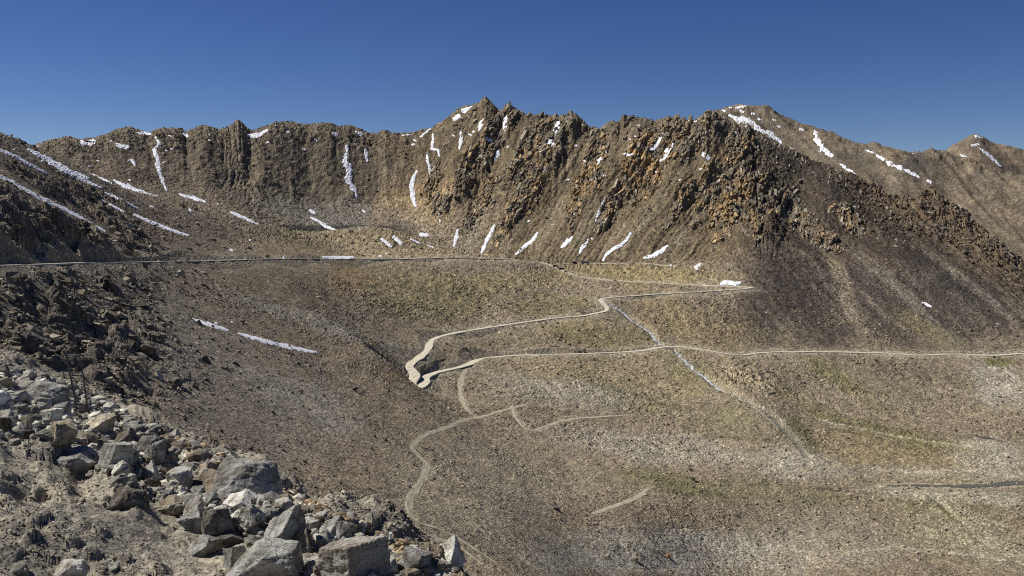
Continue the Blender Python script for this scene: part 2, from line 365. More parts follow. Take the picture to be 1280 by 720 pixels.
SV = 6.0
class Grid:
    """height field on columns of constant direction from the viewpoint; rows closer together where more of the slope shows"""
    def __init__(g, pts, u0, u1, ncol, nrow, Y0, Y1, skyline=None, crest=None, floor=0.25):
        pts = np.array(pts, float)
        u, t = ray(pts[:, 0], pts[:, 1])
        P = np.c_[u * 11.08, np.log(pts[:, 2]) * SV]
        w = tps_fit(P, t * F / 100)
        cu = np.linspace(u0, u1, 220); cl = np.linspace(math.log(Y0), math.log(Y1), 260)
        A, B = np.meshgrid(cu, cl)
        ct = tps_eval(P, w, np.c_[A.ravel() * 11.08, B.ravel() * SV]).reshape(A.shape) * 100 / F
        g.cu, g.cl, g.ct = cu, cl, ct
        g.u = np.linspace(u0, u1, ncol)
        j = np.clip((g.u - u0) / (u1 - u0) * 219, 0, 218.9999); j0 = j.astype(int); fj = j - j0
        prof = ct[:, j0] * (1 - fj) + ct[:, j0 + 1] * fj           # 260 x ncol
        if skyline is not None:
            sk = np.array(skyline, float)
            us, ts = ray(sk[:, 0], sk[:, 1])
            cr = np.array(crest, float); uc, _ = ray(cr[:, 0], cr[:, 1])
            want = np.interp(g.u, us, ts); cY = np.interp(g.u, uc, cr[:, 2])
            far = np.exp(cl)[:, None] > cY[None] * 0.8
            mx = np.where(far, prof, -9).max(0)
            msk = sstep(np.log(cY * 0.80)[None], np.log(cY * 0.97)[None], cl[:, None] + 0 * cY[None])
            prof = prof + (want - mx)[None] * msk
        # rows
        vis = np.abs(np.diff(proj(0, prof)[1], axis=0))
        cm = np.maximum.accumulate(prof, 0)
        shown = (prof[1:] >= cm[1:] - 1e-3) & (proj(0, prof[1:])[1] < 780)
        den = np.where(shown, np.minimum(vis, 8), 0) + floor
        k = 31
        pad = np.pad(den, ((0, 0), (k, k)), mode='edge'); cs = np.cumsum(pad, 1)
        den = (cs[:, 2 * k:] - np.c_[np.zeros(len(cs)), cs[:, :-2 * k - 1]][:, :den.shape[1]]) / (2 * k + 1)
        cum = np.vstack([np.zeros(ncol), np.cumsum(den, 0)]); cum /= cum[-1]
        q = np.linspace(0, 1, nrow)
        jit = (rng.random((nrow, ncol)) - 0.5) * 0.8 / nrow; jit[0] = 0; jit[-1] = 0
        L = np.empty((nrow, ncol)); T = np.empty((nrow, ncol))
        for c in range(ncol):
            L[:, c] = np.interp(q + jit[:, c], cum[:, c], cl); T[:, c] = np.interp(L[:, c], cl, prof[:, c])
        g.Y = np.exp(L); g.L = L; g.X = g.u[None] * g.Y; g.Z = T * g.Y; g.nc, g.nr = ncol, nrow
        g.bpx, g.bpy = proj(g.u[None] + 0 * T, T)
    def finish(g):
        g.T = g.Z / g.Y
        g.px, g.py = proj(g.u[None] + 0 * g.T, g.T)
        g.cm = np.maximum.accumulate(g.T, 0)
        g.vis = g.T >= g.cm - 2e-4
    def hit(g, px, py, ymin=0):
        """first point of the finished surface seen at a pixel: X, Y, Z, row, column"""
        u, t = ray(px, py)
        c = int(round((u - g.u[0]) / (g.u[1] - g.u[0]))); c = min(max(c, 0), g.nc - 1)
        col = g.T[:, c] >= t
        if ymin: col &= g.Y[:, c] > ymin
        if not col.any(): return None
        r = int(np.argmax(col))
        if r > 0:
            a, b = g.T[r - 1, c], g.T[r, c]; f = min(max((t - a) / (b - a + 1e-12), 0), 1)
            L = g.L[r - 1, c] + f * (g.L[r, c] - g.L[r - 1, c])
        else: L = g.L[r, c]
        Y = math.exp(L)
        return u * Y, Y, t * Y, r, c
    def zat(g, X, Y):
        c = min(max(int(round((X / Y - g.u[0]) / (g.u[1] - g.u[0]))), 0), g.nc - 1)
        return float(np.interp(math.log(Y), g.L[:, c], g.Z[:, c]))
    def quads(g, mask=None):
        i = np.arange(g.nr * g.nc).reshape(g.nr, g.nc)
        f = np.stack([i[:-1, :-1], i[:-1, 1:], i[1:, 1:], i[1:, :-1]], -1)
        return f.reshape(-1, 4) if mask is None else f[mask]

# ------------------------------------------------------------------ main basin
UL, UR = ray(-170, 300)[0], ray(1450, 300)[0]
G = Grid(ctrl, UL, UR, 1120, 720, 42, 2900, SKYLINE, SKY_D, floor=0.35)

def line_world(pts, step, g=None, ymin=60):
    out = []
    for p in pts:
        if len(p) == 3: out.append(W(*p))
        else:
            h = g.hit(p[0], p[1], ymin)
            if h: out.append(h[:3])
    return catmull(out, step)

def near_line(g, line, reach):
    """for grid vertices: distance to the line and height of the line there"""
    D = np.full((g.nr, g.nc), 1e6); H = np.zeros((g.nr, g.nc))
    du = g.u[1] - g.u[0]
    for x, y, z in line:
        r = reach
        c0 = max(int((x / y - g.u[0] - 1.15 * r / y) / du), 0); c1 = min(int((x / y - g.u[0] + 1.15 * r / y) / du) + 2, g.nc)
        if c1 <= c0: continue
        ca, cb = g.Y[:, c0], g.Y[:, c1 - 1]
        r0 = max(min(np.searchsorted(ca, y - r), np.searchsorted(cb, y - r)) - 1, 0); r1 = min(max(np.searchsorted(ca, y + r), np.searchsorted(cb, y + r)) + 1, g.nr)
        d = np.hypot(g.X[r0:r1, c0:c1] - x, g.Y[r0:r1, c0:c1] - y)
        m = d < D[r0:r1, c0:c1]
        D[r0:r1, c0:c1] = np.where(m, d, D[r0:r1, c0:c1]); H[r0:r1, c0:c1] = np.where(m, z, H[r0:r1, c0:c1])
    return D, H

G.finish()
road_upper = line_world(UPPER, 4.0)
road_zig = line_world(ZIG, 3.0)
TRACKS = [
    ([(588, 456), (580, 466), (576, 478), (575, 492), (580, 506), (588, 516), (596, 521)], 1.7),
    ([(668, 502), (640, 510), (615, 517), (585, 524), (560, 534), (535, 542), (521, 552), (516, 560), (525, 570), (533, 580), (530, 595), (520, 610), (512, 622), (511, 635), (516, 646), (527, 654), (545, 660), (570, 672), (600, 690), (640, 716)], 1.15),
    ([(640, 503), (644, 520), (654, 533), (664, 538), (690, 530), (712, 524), (750, 521), (792, 518)], 1.1),
    ([(736, 644), (770, 632), (798, 620), (814, 608)], 1.2),
    ([(648, 694), (664, 706), (684, 718)], 2.0),
    ([(470, 652), (500, 662), (540, 672), (575, 684), (604, 706)], 2.2),
    ([(700, 329), (722, 328.4), (760, 329), (800, 329.8), (846, 332.6)], 1.8),
]
track_lines = [(line_world(p, 2.0, G), w) for p, w in TRACKS]
STREAM_A = [(752, 374), (764, 381), (777, 389), (790, 400), (803, 408), (814, 416), (820, 424), (826, 430)]
STREAM_B = [(843, 437), (855, 448), (868, 461), (880, 470), (890, 478), (900, 487)]
STREAM_C = [(900, 487), (925, 500), (950, 510), (965, 520), (980, 535), (996, 552), (1010, 572)]
stream_lines = [line_world(p, 2.0, G) for p in (STREAM_A, STREAM_B, STREAM_C)]
RIVER = [(1106, 606), (1135, 605.5), (1170, 605.5), (1210, 606), (1250, 604.5), (1300, 602.5), (1420, 601)]
river_line = line_world(RIVER, 3.0, G)

X, Y, BX, BY = G.X, G.Y, G.bpx, G.bpy
shape = X.shape
ii, jj = np.meshgrid(np.arange(G.nr), np.arange(G.nc), indexing='ij')

# wall of the cirque: zone weights
crestY = np.interp(G.u, ray(np.array(SKY_D)[:, 0], np.array(SKY_D)[:, 1])[0], np.array(SKY_D)[:, 2])[None]
sky_py = np.interp(G.u, ray(np.array(SKYLINE)[:, 0], np.array(SKYLINE)[:, 1])[0], np.array(SKYLINE)[:, 1])[None]
wall = sstep(0.80, 0.86, Y / crestY) * sstep(-60, 40, BX) * (1 - sstep(1.1, 1.25, Y / crestY))
wall = np.maximum(wall, sstep(1290, 1400, Y) * sstep(560, 640, BX) * (1 - sstep(1.1, 1.25, Y / crestY)))
below = BY - sky_py                                              # picture rows under the crest
crag = wall * (1 - sstep(10, 45, below))
centre = wall * sstep(545, 640, BX) * (1 - sstep(930, 985, BX)) * (1 - 0.88 * sstep(232, 300, BY - 0.10 * (BX - 740)))
rib = wall * np.exp(-(((BX - 948 - 0.12 * (BY - 240)) / 30) ** 2)) * sstep(160, 200, BY) * (1 - sstep(285, 320, BY))
rcrag = sstep(1040, 1110, BX) * (1 - sstep(25, 70, below)) * sstep(0.84, 0.93, Y / crestY) * (1 - sstep(1.1, 1.2, Y / crestY))
lbutt = wall * np.exp(-(((BX - 295) / 22) ** 2)) * (1 - sstep(70, 110, below))
left = (1 - sstep(560, 900, Y)) * (1 - sstep(110, 330, BX + 0.15 * (BY - 330))) * sstep(150, 230, Y) * (0.35 + 0.65 * sstep(225, 275, BY + 0.35 * (60 - BX)))
leftrock = left * sstep(0.42, 0.62, 0.5 + 0.5 * fbm(X / 60, Y / 60, 3, 5) + 0.10)
rightface = wall * sstep(955, 1010, BX)

tiltx = [-300, 200, 440, 500, 530, 650, 800, 890, 940, 985, 1100, 1500]
tilt = np.interp(BX, tiltx, [-0.1, -0.1, -0.2, 0.15, 0.4, 0.62, 0.75, 0.6, 0.1, -0.9, -1.1, -1.1])
cc = BX + tilt * (BY - 160)                                      # follows the fall line across the wall
wob = 8 * fbm(X / 90, Y / 90, 2, 91)

dz = np.zeros(shape)
ds_ = np.full(shape, 1e6)
for a_, b_ in (((-40, 204), (0, 220)), ((0, 220), (38, 241)), ((38, 241), (85, 264)), ((85, 264), (133, 290)), ((35, 186), (110, 223)), ((110, 223), (200, 248)), ((0, 187), (58, 216)), ((168, 268), (235, 294))):
    vx, vy = b_[0] - a_[0], b_[1] - a_[1]; t_ = np.clip(((BX - a_[0]) * vx + (BY - a_[1]) * vy) / (vx * vx + vy * vy), 0, 1)
    ds_ = np.minimum(ds_, np.hypot(BX - a_[0] - t_ * vx, BY - a_[1] - t_ * vy))
knollY = np.interp(G.u, ray(np.array(NEAR_CREST)[:, 0], np.array(NEAR_CREST)[:, 1])[0], np.array(NEAR_CREST)[:, 2])[None]
dz += 6.5 * np.exp(-((BX - 462) / 62) ** 2 - ((Y - knollY * 0.985) / 48) ** 2)   # the rounded moraine mound
calm = sstep(3, 14, ds_)                                         # smooth scree under the long snow streaks
left *= 0.15 + 0.85 * calm; leftrock *= 0.05 + 0.95 * calm
# broad undulation of the whole basin
dz += 3.2 * fbm(X / 130, Y / 130, 3, 1) * sstep(300, 900, Y)
# gullies and ribs down the cirque wall
ac0 = BY + 0.25 * BX
g1 = ridged((cc + wob) / 34, (BY + 0.3 * BX) / 260, 4, 21)
g2 = ridged((cc + wob) / 13, BY / 75, 3, 22)
gm = 0.35 + 0.9 * sstep(-0.3, 0.5, fbm(BX / 75, BY / 90, 2, 23))
dz += wall * gm * (3.4 * (g1 - 0.5) + 1.2 * (g2 - 0.5)) * (0.07 + 1.1 * centre + 0.10 * crag) * (1 - 0.72 * rightface)
dz += wall * (1 - 0.4 * rightface) * (0.22 + 1.2 * sstep(520, 600, BX)) * fbm((cc + 0.6 * wob) / 4.2, BY / (22 + 48 * sstep(520, 600, BX)), 2, 24)
dz += wall * (1 - sstep(500, 580, BX)) * (2.0 * fbm(X / 40 + 5, Y / 40, 3, 25) + 2.6 * crag * (ridged(X / 26, Y / 26, 3, 26) - 0.4))
# big buttresses and bays of the wall
big = ridged((cc + 2.2 * wob) / 105 + 0.35, ac0 / 520, 2, 28) - 0.45
dz += wall * (1 - rightface) * (15.0 * sstep(520, 600, BX) + 8.0 * (1 - sstep(480, 560, BX))) * big * (1 - 0.75 * sstep(245, 315, BY)) * (0.3 + 0.7 * sstep(3, 26, below))
# rock: slabs standing proud, tilted the way the beds run
s1 = X * 0.62 + Y * 0.55; s2 = -X * 0.70 + Y * 0.62 + G.Z * 0.6
ac = BY + 0.25 * BX
rk = ridged((cc + 0.7 * wob) / 20, ac / 95, 4, 31)
w1, v1 = worley((cc + 0.5 * wob) / 8.5, ac / 24, 33)
w2, v2 = worley((cc + 0.5 * wob) / 3.4 + 3, ac / 7.5, 34)
def dome(v, w, r=0.8):
    return v * np.sqrt(np.clip(1 - (w / r) ** 2, 0, 1))
blocks = dome(v1, w1)
patch = sstep(-0.02, 0.30, fbm((cc + wob) / 22, ac / 85, 3, 41) + 0.04)
OUT = [(585, 215, 55, 10, 122, .3), (620, 170, 45, 12, 120, .2), (655, 200, 60, 12, 122, .3), (690, 190, 50, 12, 122, 0), (665, 238, 40, 10, 122, .6), (735, 228, 40, 14, 124, 1.0), (745, 185, 36, 10, 124, .3), (800, 202, 46, 14, 124, 1.0),
       (775, 242, 30, 8, 124, .5), (816, 216, 40, 12, 124, .8), (840, 175, 40, 12, 124, .3), (870, 182, 42, 12, 122, .2), (888, 235, 46, 12, 120, .6), (915, 255, 46, 14, 115, .9), (925, 205, 42, 14, 105, .3), (946, 255, 50, 15, 95, .5), (985, 255, 30, 14, 50, .2), (1002, 276, 26, 12, 45, .4),
       (640, 272, 36, 8, 122, .5), (540, 225, 30, 8, 110, .2), (548, 256, 12, 14, 90, .1), (720, 266, 30, 7, 124, .5), (600, 256, 46, 9, 118, .5), (760, 270, 30, 7, 124, .3), (850, 262, 36, 8, 124, .4), (1060, 275, 30, 10, 42, .3), (1030, 300, 26, 9, 42, .7)]
oc = np.zeros(shape); oro = np.zeros(shape)
on_ = 0.45 * fbm(BX / 14, BY / 14, 3, 45)
for cx_, cy_, la, lb_, an, og in OUT:
    a_ = math.radians(an); x_, y_ = BX - cx_, BY - cy_
    d_ = np.hypot((x_ * math.cos(a_) + y_ * math.sin(a_)) / la, (-x_ * math.sin(a_) + y_ * math.cos(a_)) / (lb_ * 1.25)) + on_
    m_ = (1 - sstep(0.55, 1.15, d_)) * (Y > 1150)
    oc = np.maximum(oc, m_); oro = np.maximum(oro, m_ * og)
rocky = np.clip(1.1 * oc + 0.12 * centre * patch + 0.18 * crag * (0.5 + sstep(540, 620, BX)) + 0.35 * rib + 0.75 * rcrag + 0.55 * lbutt, 0, 1.35)
iso1, iv1 = worley((s1 + 0.4 * wob) / 6.5, s2 / 8, 35); iso2, iv2 = worley((s1 + 0.4 * wob) / 3.2, s2 / 4, 39)
isob = dome(iv1, iso1) + 0.5 * dome(iv2, iso2)
crev = sstep(0.13, 0.0, np.abs(perlin((cc + 0.8 * wob) / 15, ac / 120, 36))) + 0.8 * sstep(0.12, 0.0, np.abs(perlin((cc + 0.8 * wob) / 8 + 9, ac / 60, 37)))
dz += rocky * (4.5 * (rk - 0.4) + 2.0 * (blocks - 0.35) + 3.2 * (isob - 0.35) - 5.0 * np.minimum(crev, 1.2)) + 7.0 * (0.7 * rib + 0.5 * rcrag) * (isob - 0.35)
# pinnacles on the skyline
dz += crag * sstep(0.70, 0.98, v1) * 3.2 * (0.3 + sstep(560, 640, BX))
# ledges and blocks of the near left hillside
lw1, lv1 = worley((X * 0.8 + Y * 0.3) / 7.5, (Y * 0.8 - X * 0.3) / 11, 51)
lw2, lv2 = worley((X * 0.8 + Y * 0.3) / 2.9, (Y * 0.8 - X * 0.3) / 4.2, 52)
ld = dome(lv1, lw1); ld2 = dome(lv2, lw2)
dz += leftrock * (4.2 * (ld - 0.25) + 1.2 * (ld2 - 0.3) + 1.6 * ridged(X / 30, Y / 44, 3, 53) - 1.5) * sstep(140, 330, Y) * (1.0 + 0.6 * (1 - sstep(90, 200, BX)))
dz += left * (0.9 * (ld2 - 0.3) + 1.0 * fbm(X / 12, Y / 12, 3, 54))
# cliffs and benches of the outcrops low on the left
nst = fbm(X / 24, Y / 30, 3, 55) * 2.6 + 0.4
stair = np.floor(nst) + sstep(0.25, 0.75, nst - np.floor(nst))
lo_left = (1 - sstep(560, 640, Y)) * (1 - sstep(130, 230, BX + 0.1 * (BY - 330))) * sstep(120, 190, Y) * sstep(215, 270, BY + 0.4 * BX) * (0.05 + 0.95 * calm)
dz += lo_left * (0.45 + 0.55 * sstep(322, 345, BY)) * 1.9 * (stair - 0.9)
dz += lo_left * 2.2 * (ld - 0.3)
xr_ = np.interp(Y, np.array(road_upper)[:400, 1], np.array(road_upper)[:400, 0])
dz += 2.6 * np.exp(-((X - xr_ + 12) / 7) ** 2) * (1 - sstep(120, 170, BX)) * (1 - sstep(430, 520, Y)) * (0.6 + 0.6 * fbm(Y / 14, Y * 0, 2, 57))
# scree and stones everywhere
px1 = Y / F                                                      # metres per picture pixel there
sw, svv = worley(X / 2.6, Y / 3.4, 61)
stony = np.clip(0.55 + 0.9 * fbm(X / 70, Y / 70, 3, 62), 0.1, 1.4)
dz += (1 - 0.6 * wall) * stony * (svv ** 3) * np.clip(0.5 - sw, 0, 1) * 2.6 * np.clip(Y / 600, 0.25, 2.2)
dz += (white(ii, jj, 71) - 0.5) * px1 * 0.55 * np.clip(stony, 0.4, 1.3) * (1 - 0.55 * wall)
dz += 0.55 * fbm(X / 9, Y / 12, 3, 63) * np.clip(Y / 500, 0.3, 3)
# flow ridges of the valley floor at right
flow = np.exp(-((BX - 1190) / 110) ** 2 - ((BY - 655) / 45) ** 2)
dz += flow * 1.3 * ridged((X + Y * 0.9) / 11, (X - Y) / 60, 3, 81)
# eroded bank under the lower road
er = np.exp(-(((BX - 935 - 0.9 * (BY - 475)) / 42) ** 2) - ((BY - 475) / 22) ** 2)
dz += er * (2.2 * ridged((BX - 0.4 * BY + 3 * wob) / 11, BY / 22, 4, 82) + 1.5 * iv1)

Dr, Hr = near_line(G, np.vstack([road_upper, road_zig]), 34)
quiet = 1 - 0.97 * np.exp(-(Dr / (26 - 19 * lo_left)) ** 2)
Z0 = G.Z.copy()
G.Z = Z0 + dz * quiet
HW = 3.4
m = Dr < 34
e = np.clip(Dr - HW, 0, 60)
zc = np.clip(G.Z, Hr - 0.35 - 0.75 * e, Hr - 0.35 + (0.8 + 1.6 * lo_left) * e)
bl = 1 - sstep(24, 34, Dr)
G.Z = np.where(m, G.Z + (zc - G.Z) * bl, G.Z)
for ln, w in track_lines:
    D, H = near_line(G, ln, 9)
    k = 1 - sstep(w * 0.5, w + 3.4, D)
    G.Z = G.Z + (Z0 - 0.15 - G.Z) * k * (D < 9)
strm = np.zeros(shape)
for k_, ln in enumerate(stream_lines):
    D, H = near_line(G, ln, 14)
    zc = np.minimum(G.Z, H - (1.6 if k_ < 2 else 0.6) + 0.55 * np.clip(D - 1.4, 0, 30))
    G.Z = np.where((D < 14) & (Dr > 7), zc, G.Z)
    strm = np.maximum(strm, np.exp(-(D / (4.5 if k_ < 2 else 4)) ** 2))
Dv, Hv = near_line(G, river_line, 22)
G.Z = np.where(Dv < 22, G.Z + (Hv - 0.9 - G.Z) * (1 - sstep(5, 18, Dv)), G.Z)
G.finish()
PX, PY = G.px, G.py

# ------------------------------------------------------------------ regional colour of the ground
cl_u = ray(np.array(NEAR_CREST)[:, 0], np.array(NEAR_CREST)[:, 1])[0]
nearY = np.interp(G.u, cl_u, np.array(NEAR_CREST)[:, 2])[None]
SKX, SKY_ = np.array(SKYLINE)[:, 0], np.array(SKYLINE)[:, 1]
n_a = fbm(PX / 60, PY / 34, 4, 101); n_b = fbm(PX / 18, PY / 12, 3, 102)
col = np.empty(shape + (3,), np.float32); col[:] = lin(118, 104, 84)
def paint(mask, c):
    global col
    col += (np.asarray(c, np.float32) - col) * np.clip(mask, 0, 1)[..., None].astype(np.float32)
def blob(cx, cy, rx, ry, ang, c, s=1.0, edge=0.55):
    a = math.radians(ang); x = PX - cx; y = PY - cy
    p = (x * math.cos(a) + y * math.sin(a)) / rx; q = (-x * math.sin(a) + y * math.cos(a)) / ry
    d = np.sqrt(p * p + q * q) + 0.30 * n_a + 0.16 * n_b
    paint((1 - sstep(1 - edge, 1 + edge * 0.4, d)) * s, c)
streak = fbm((cc + wob) / 9, BY / 150, 3, 111)
fabric = fbm((cc + 0.6 * wob) / 2.6, BY / 60, 3, 114)
paint(wall, lin(106, 96, 82))
paint(wall * sstep(430, 560, BX) * (1 - sstep(930, 970, BX)), lin(102, 89, 68))
paint(wall * sstep(0.0, 0.5, streak) * 0.55, lin(116, 104, 84))
paint(wall * sstep(0.0, 0.5, -streak) * 0.5, lin(88, 80, 68))
paint(np.clip(oc + 0.5 * crag * centre, 0, 1) * 0.7, lin(106, 97, 82))
paint(oro * sstep(-0.25, 0.25, n_b + 0.3 * n_a) * 0.95, lin(158, 124, 78))
paint(rocky * centre * sstep(0.2, 0.6, n_b + 0.5 * n_a) * 0.35, lin(150, 122, 80))
paint(rocky * centre * sstep(0.1, 0.5, -n_b) * 0.6, lin(98, 90, 80))
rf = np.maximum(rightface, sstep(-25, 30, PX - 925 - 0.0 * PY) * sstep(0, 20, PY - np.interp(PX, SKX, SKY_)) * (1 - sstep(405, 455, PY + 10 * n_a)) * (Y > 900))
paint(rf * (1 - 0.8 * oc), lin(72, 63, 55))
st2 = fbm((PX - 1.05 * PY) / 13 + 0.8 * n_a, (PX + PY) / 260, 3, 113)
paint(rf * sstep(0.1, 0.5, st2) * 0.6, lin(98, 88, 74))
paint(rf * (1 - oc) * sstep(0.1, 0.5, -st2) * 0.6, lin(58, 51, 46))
paint(np.clip(rcrag, 0, 1) * 0.8, lin(104, 88, 68))
paint(left, lin(104, 94, 82))
blob(60, 400, 200, 130, 0, lin(96, 87, 76), 0.8)
blob(180, 280, 150, 60, 25, lin(104, 90, 75), 0.8)
blob(270, 480, 170, 90, 30, lin(116, 106, 93), 0.8)
blob(380, 500, 110, 26, 26, lin(128, 119, 104), 0.8)
blob(400, 405, 130, 10, 18, lin(134, 125, 110), 0.8)       # grey gravel tongue
blob(420, 268, 120, 26, 8, lin(112, 105, 94), 0.9)          # grey scree under the wall
blob(530, 250, 45, 45, 0, lin(144, 122, 90), 0.8)
blob(475, 268, 16, 60, 20, lin(140, 120, 92), 0.6)
nearside = (Y < nearY * 1.06) & (PX > 250) & (PX < 620)
paint(nearside * sstep(300, 380, PX) * sstep(284, 290, PY) * (1 - sstep(316, 326, PY)) * 0.95, lin(130, 114, 85))
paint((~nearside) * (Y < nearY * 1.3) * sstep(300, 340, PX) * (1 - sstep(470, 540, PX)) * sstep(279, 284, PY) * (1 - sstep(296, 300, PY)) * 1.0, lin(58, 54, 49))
blob(500, 355, 140, 28, 5, lin(122, 107, 77), 0.7)
blob(440, 350, 30, 22, 20, lin(136, 112, 78), 0.7)
blob(560, 375, 90, 26, 0, lin(112, 102, 70), 0.8)
blob(640, 350, 110, 14, 0, lin(128, 113, 80), 0.8)
blob(690, 380, 60, 16, -6, lin(104, 94, 64), 0.8)
blob(810, 342, 120, 12, 2, lin(126, 110, 76), 0.95)
for q_ in ((684, 285, 62, 8, 120), (738, 276, 62, 8, 124), (592, 288, 50, 10, 108), (800, 280, 62, 8, 127), (640, 300, 40, 8, 116), (860, 285, 55, 9, 128), (765, 300, 40, 6, 126), (705, 215, 40, 6, 122)):
    blob(*q_, lin(124, 113, 93), 0.75, 0.7)
blob(860, 400, 80, 34, 20, lin(122, 106, 76), 0.8)
blob(720, 410, 60, 18, 0, lin(132, 114, 78), 0.5)
blob(760, 470, 140, 26, 8, lin(128, 113, 84), 0.7)
blob(800, 500, 90, 18, 20, lin(116, 106, 76), 0.6)
blob(915, 525, 45, 26, 20, lin(112, 102, 76), 0.85, 0.45)
blob(700, 490, 110, 20, 6, lin(136, 127, 110), 0.7)
blob(820, 560, 170, 22, 6, lin(140, 131, 114), 0.7)
blob(1000, 580, 60, 22, 10, lin(142, 133, 116), 0.75)
blob(610, 610, 130, 80, 10, lin(134, 121, 100), 0.8)
blob(840, 605, 80, 16, 8, lin(104, 97, 66), 0.9)
blob(960, 615, 110, 12, 6, lin(116, 107, 78), 0.8)
blob(760, 650, 110, 14, 4, lin(122, 106, 86), 0.6)
blob(850, 690, 230, 34, 0, lin(148, 139, 122), 0.8)
blob(1050, 670, 110, 36, 5, lin(122, 112, 95), 0.7)
blob(1190, 655, 110, 48, 20, lin(126, 116, 88), 0.8)
blob(1220, 680, 120, 20, 15, lin(142, 132, 110), 0.5)
blob(1120, 565, 120, 34, 14, lin(130, 112, 82), 0.9)
blob(1235, 570, 50, 26, 10, lin(150, 141, 122), 0.8)
blob(1100, 480, 150, 30, 6, lin(110, 99, 79), 0.8)
blob(1150, 465, 60, 16, 8, lin(98, 88, 73), 0.7)
blob(1250, 480, 45, 30, 35, lin(132, 124, 110), 0.8)
blob(1190, 592, 150, 10, 2, lin(146, 137, 117), 0.6)
blob(1210, 622, 130, 9, 4, lin(156, 148, 128), 0.6)
blob(760, 425, 70, 20, 10, lin(110, 101, 66), 0.6)
blob(870, 470, 60, 22, 25, lin(112, 102, 70), 0.6)
blob(1120, 545, 120, 12, 12, lin(108, 100, 68), 0.5)
blob(1010, 505, 60, 10, 25, lin(110, 101, 68), 0.6)
blob(1250, 452, 22, 7, 8, lin(88, 86, 48), 0.9, 0.3)
blob(1000, 540, 36, 12, 50, lin(84, 82, 52), 0.85, 0.5)
blob(1050, 475, 70, 12, 35, lin(102, 96, 60), 0.7)
blob(1090, 535, 110, 7, 14, lin(104, 98, 62), 0.75)
blob(1160, 410, 60, 14, 30, lin(110, 100, 70), 0.6)
blob(1140, 310, 150, 20, 37, lin(52, 47, 43), 0.85)            # dark scree
blob(1010, 215, 90, 14, 30, lin(70, 64, 58), 0.7)
blob(1010, 385, 80, 34, 40, lin(62, 54, 47), 0.7)
blob(1110, 350, 130, 9, 42, lin(100, 92, 80), 0.75)
blob(1200, 345, 110, 6, 38, lin(104, 96, 84), 0.6)
blob(1066, 395, 9, 34, -32, lin(132, 120, 98), 0.6)
blob(1050, 345, 12, 30, -25, lin(142, 126, 100), 0.5)
blob(930, 470, 40, 12, 35, lin(150, 133, 102), 0.7)
blob(855, 405, 10, 16, 20, lin(152, 130, 96), 0.6)
blob(520, 470, 40, 20, 0, lin(136, 122, 98), 0.6)
blob(495, 470, 14, 9, 0, lin(118, 96, 66), 0.7)
blob(610, 655, 130, 26, 15, lin(132, 120, 98), 0.5)
blob(880, 165, 30, 30, 0, lin(124, 110, 88), 0.5)
# flow lines of moss and gravel on the valley floor
fl = ridged((PX * 0.35 + PY) / 7.5, (PX - PY) / 120, 2, 121)
vf = np.exp(-((PX - 1170) / 170) ** 2 - ((PY - 640) / 60) ** 2) + 0.7 * np.exp(-((PX - 1090) / 130) ** 2 - ((PY - 545) / 26) ** 2)
paint(sstep(0.75, 1.25, fl) * vf * 0.6, lin(98, 92, 64))
paint(sstep(0.75, 1.25, -fl + 0.4) * vf * 0.35, lin(152, 142, 119))
# single moss lines and pale rills of the valley floor
def stroke(pts, w, c, s):
    d = np.full(shape, 1e6)
    P_ = np.array(pts, float)
    for a_, b_ in zip(P_[:-1], P_[1:]):
        v_ = b_ - a_; t_ = np.clip(((PX - a_[0]) * v_[0] + (PY - a_[1]) * v_[1]) / (v_ @ v_), 0, 1)
        d = np.minimum(d, np.hypot(PX - a_[0] - t_ * v_[0], PY - a_[1] - t_ * v_[1]))
    paint((1 - sstep(w * 0.3, w, d + 0.9 * n_b)) * s, c)
MOSS, PALE = lin(84, 80, 54), lin(158, 149, 126)
for k in range(7):
    o = k * 9
    stroke([(1150 + o * 0.5, 616 + o * 0.35), (1180 + o * 0.8, 628 + o), (1215 + o, 650 + o * 1.1), (1260 + o, 668 + o * 1.2), (1330 + o, 682 + o * 1.2)], 1.6, MOSS, 0.38)
    stroke([(1154 + o * 0.5, 613 + o * 0.35), (1186 + o * 0.8, 624 + o), (1222 + o, 645 + o * 1.1), (1268 + o, 662 + o * 1.2)], 1.8, PALE, 0.4)
for pts, w, c in [([(985, 520), (1040, 527), (1090, 533), (1150, 540), (1215, 548)], 2.4, MOSS), ([(1000, 530), (1060, 540), (1110, 550), (1150, 566), (1180, 584)], 2.0, MOSS), ([(1020, 524), (1100, 541), (1160, 552), (1230, 560)], 1.8, PALE), ([(1015, 450), (1045, 468), (1075, 488), (1130, 500)], 2.0, MOSS), ([(1040, 455), (1075, 480), (1110, 495)], 1.8, MOSS), ([(1110, 480), (1140, 492), (1165, 500)], 2.2, MOSS),
                  ([(1090, 585), (1140, 590), (1200, 588), (1280, 596)], 2.2, PALE), ([(1080, 612), (1150, 618), (1230, 616), (1290, 618)], 2.4, PALE), ([(940, 505), (975, 535), (1000, 560), (1020, 585)], 2.6, PALE), ([(960, 512), (990, 540), (1012, 568)], 2.4, MOSS), ([(1060, 690), (1120, 684), (1180, 690), (1260, 700)], 3.0, PALE), ([(1150, 700), (1165, 696), (1180, 699)], 2.6, MOSS),
                  ([(770, 588), (810, 596), (850, 606), (900, 618)], 5, MOSS), ([(900, 600), (960, 606), (1040, 612)], 3, MOSS), ([(740, 480), (790, 492), (830, 506)], 3, MOSS), ([(880, 545), (930, 548), (975, 552)], 3.2, MOSS)]:
    stroke(pts, w, c, 0.5)
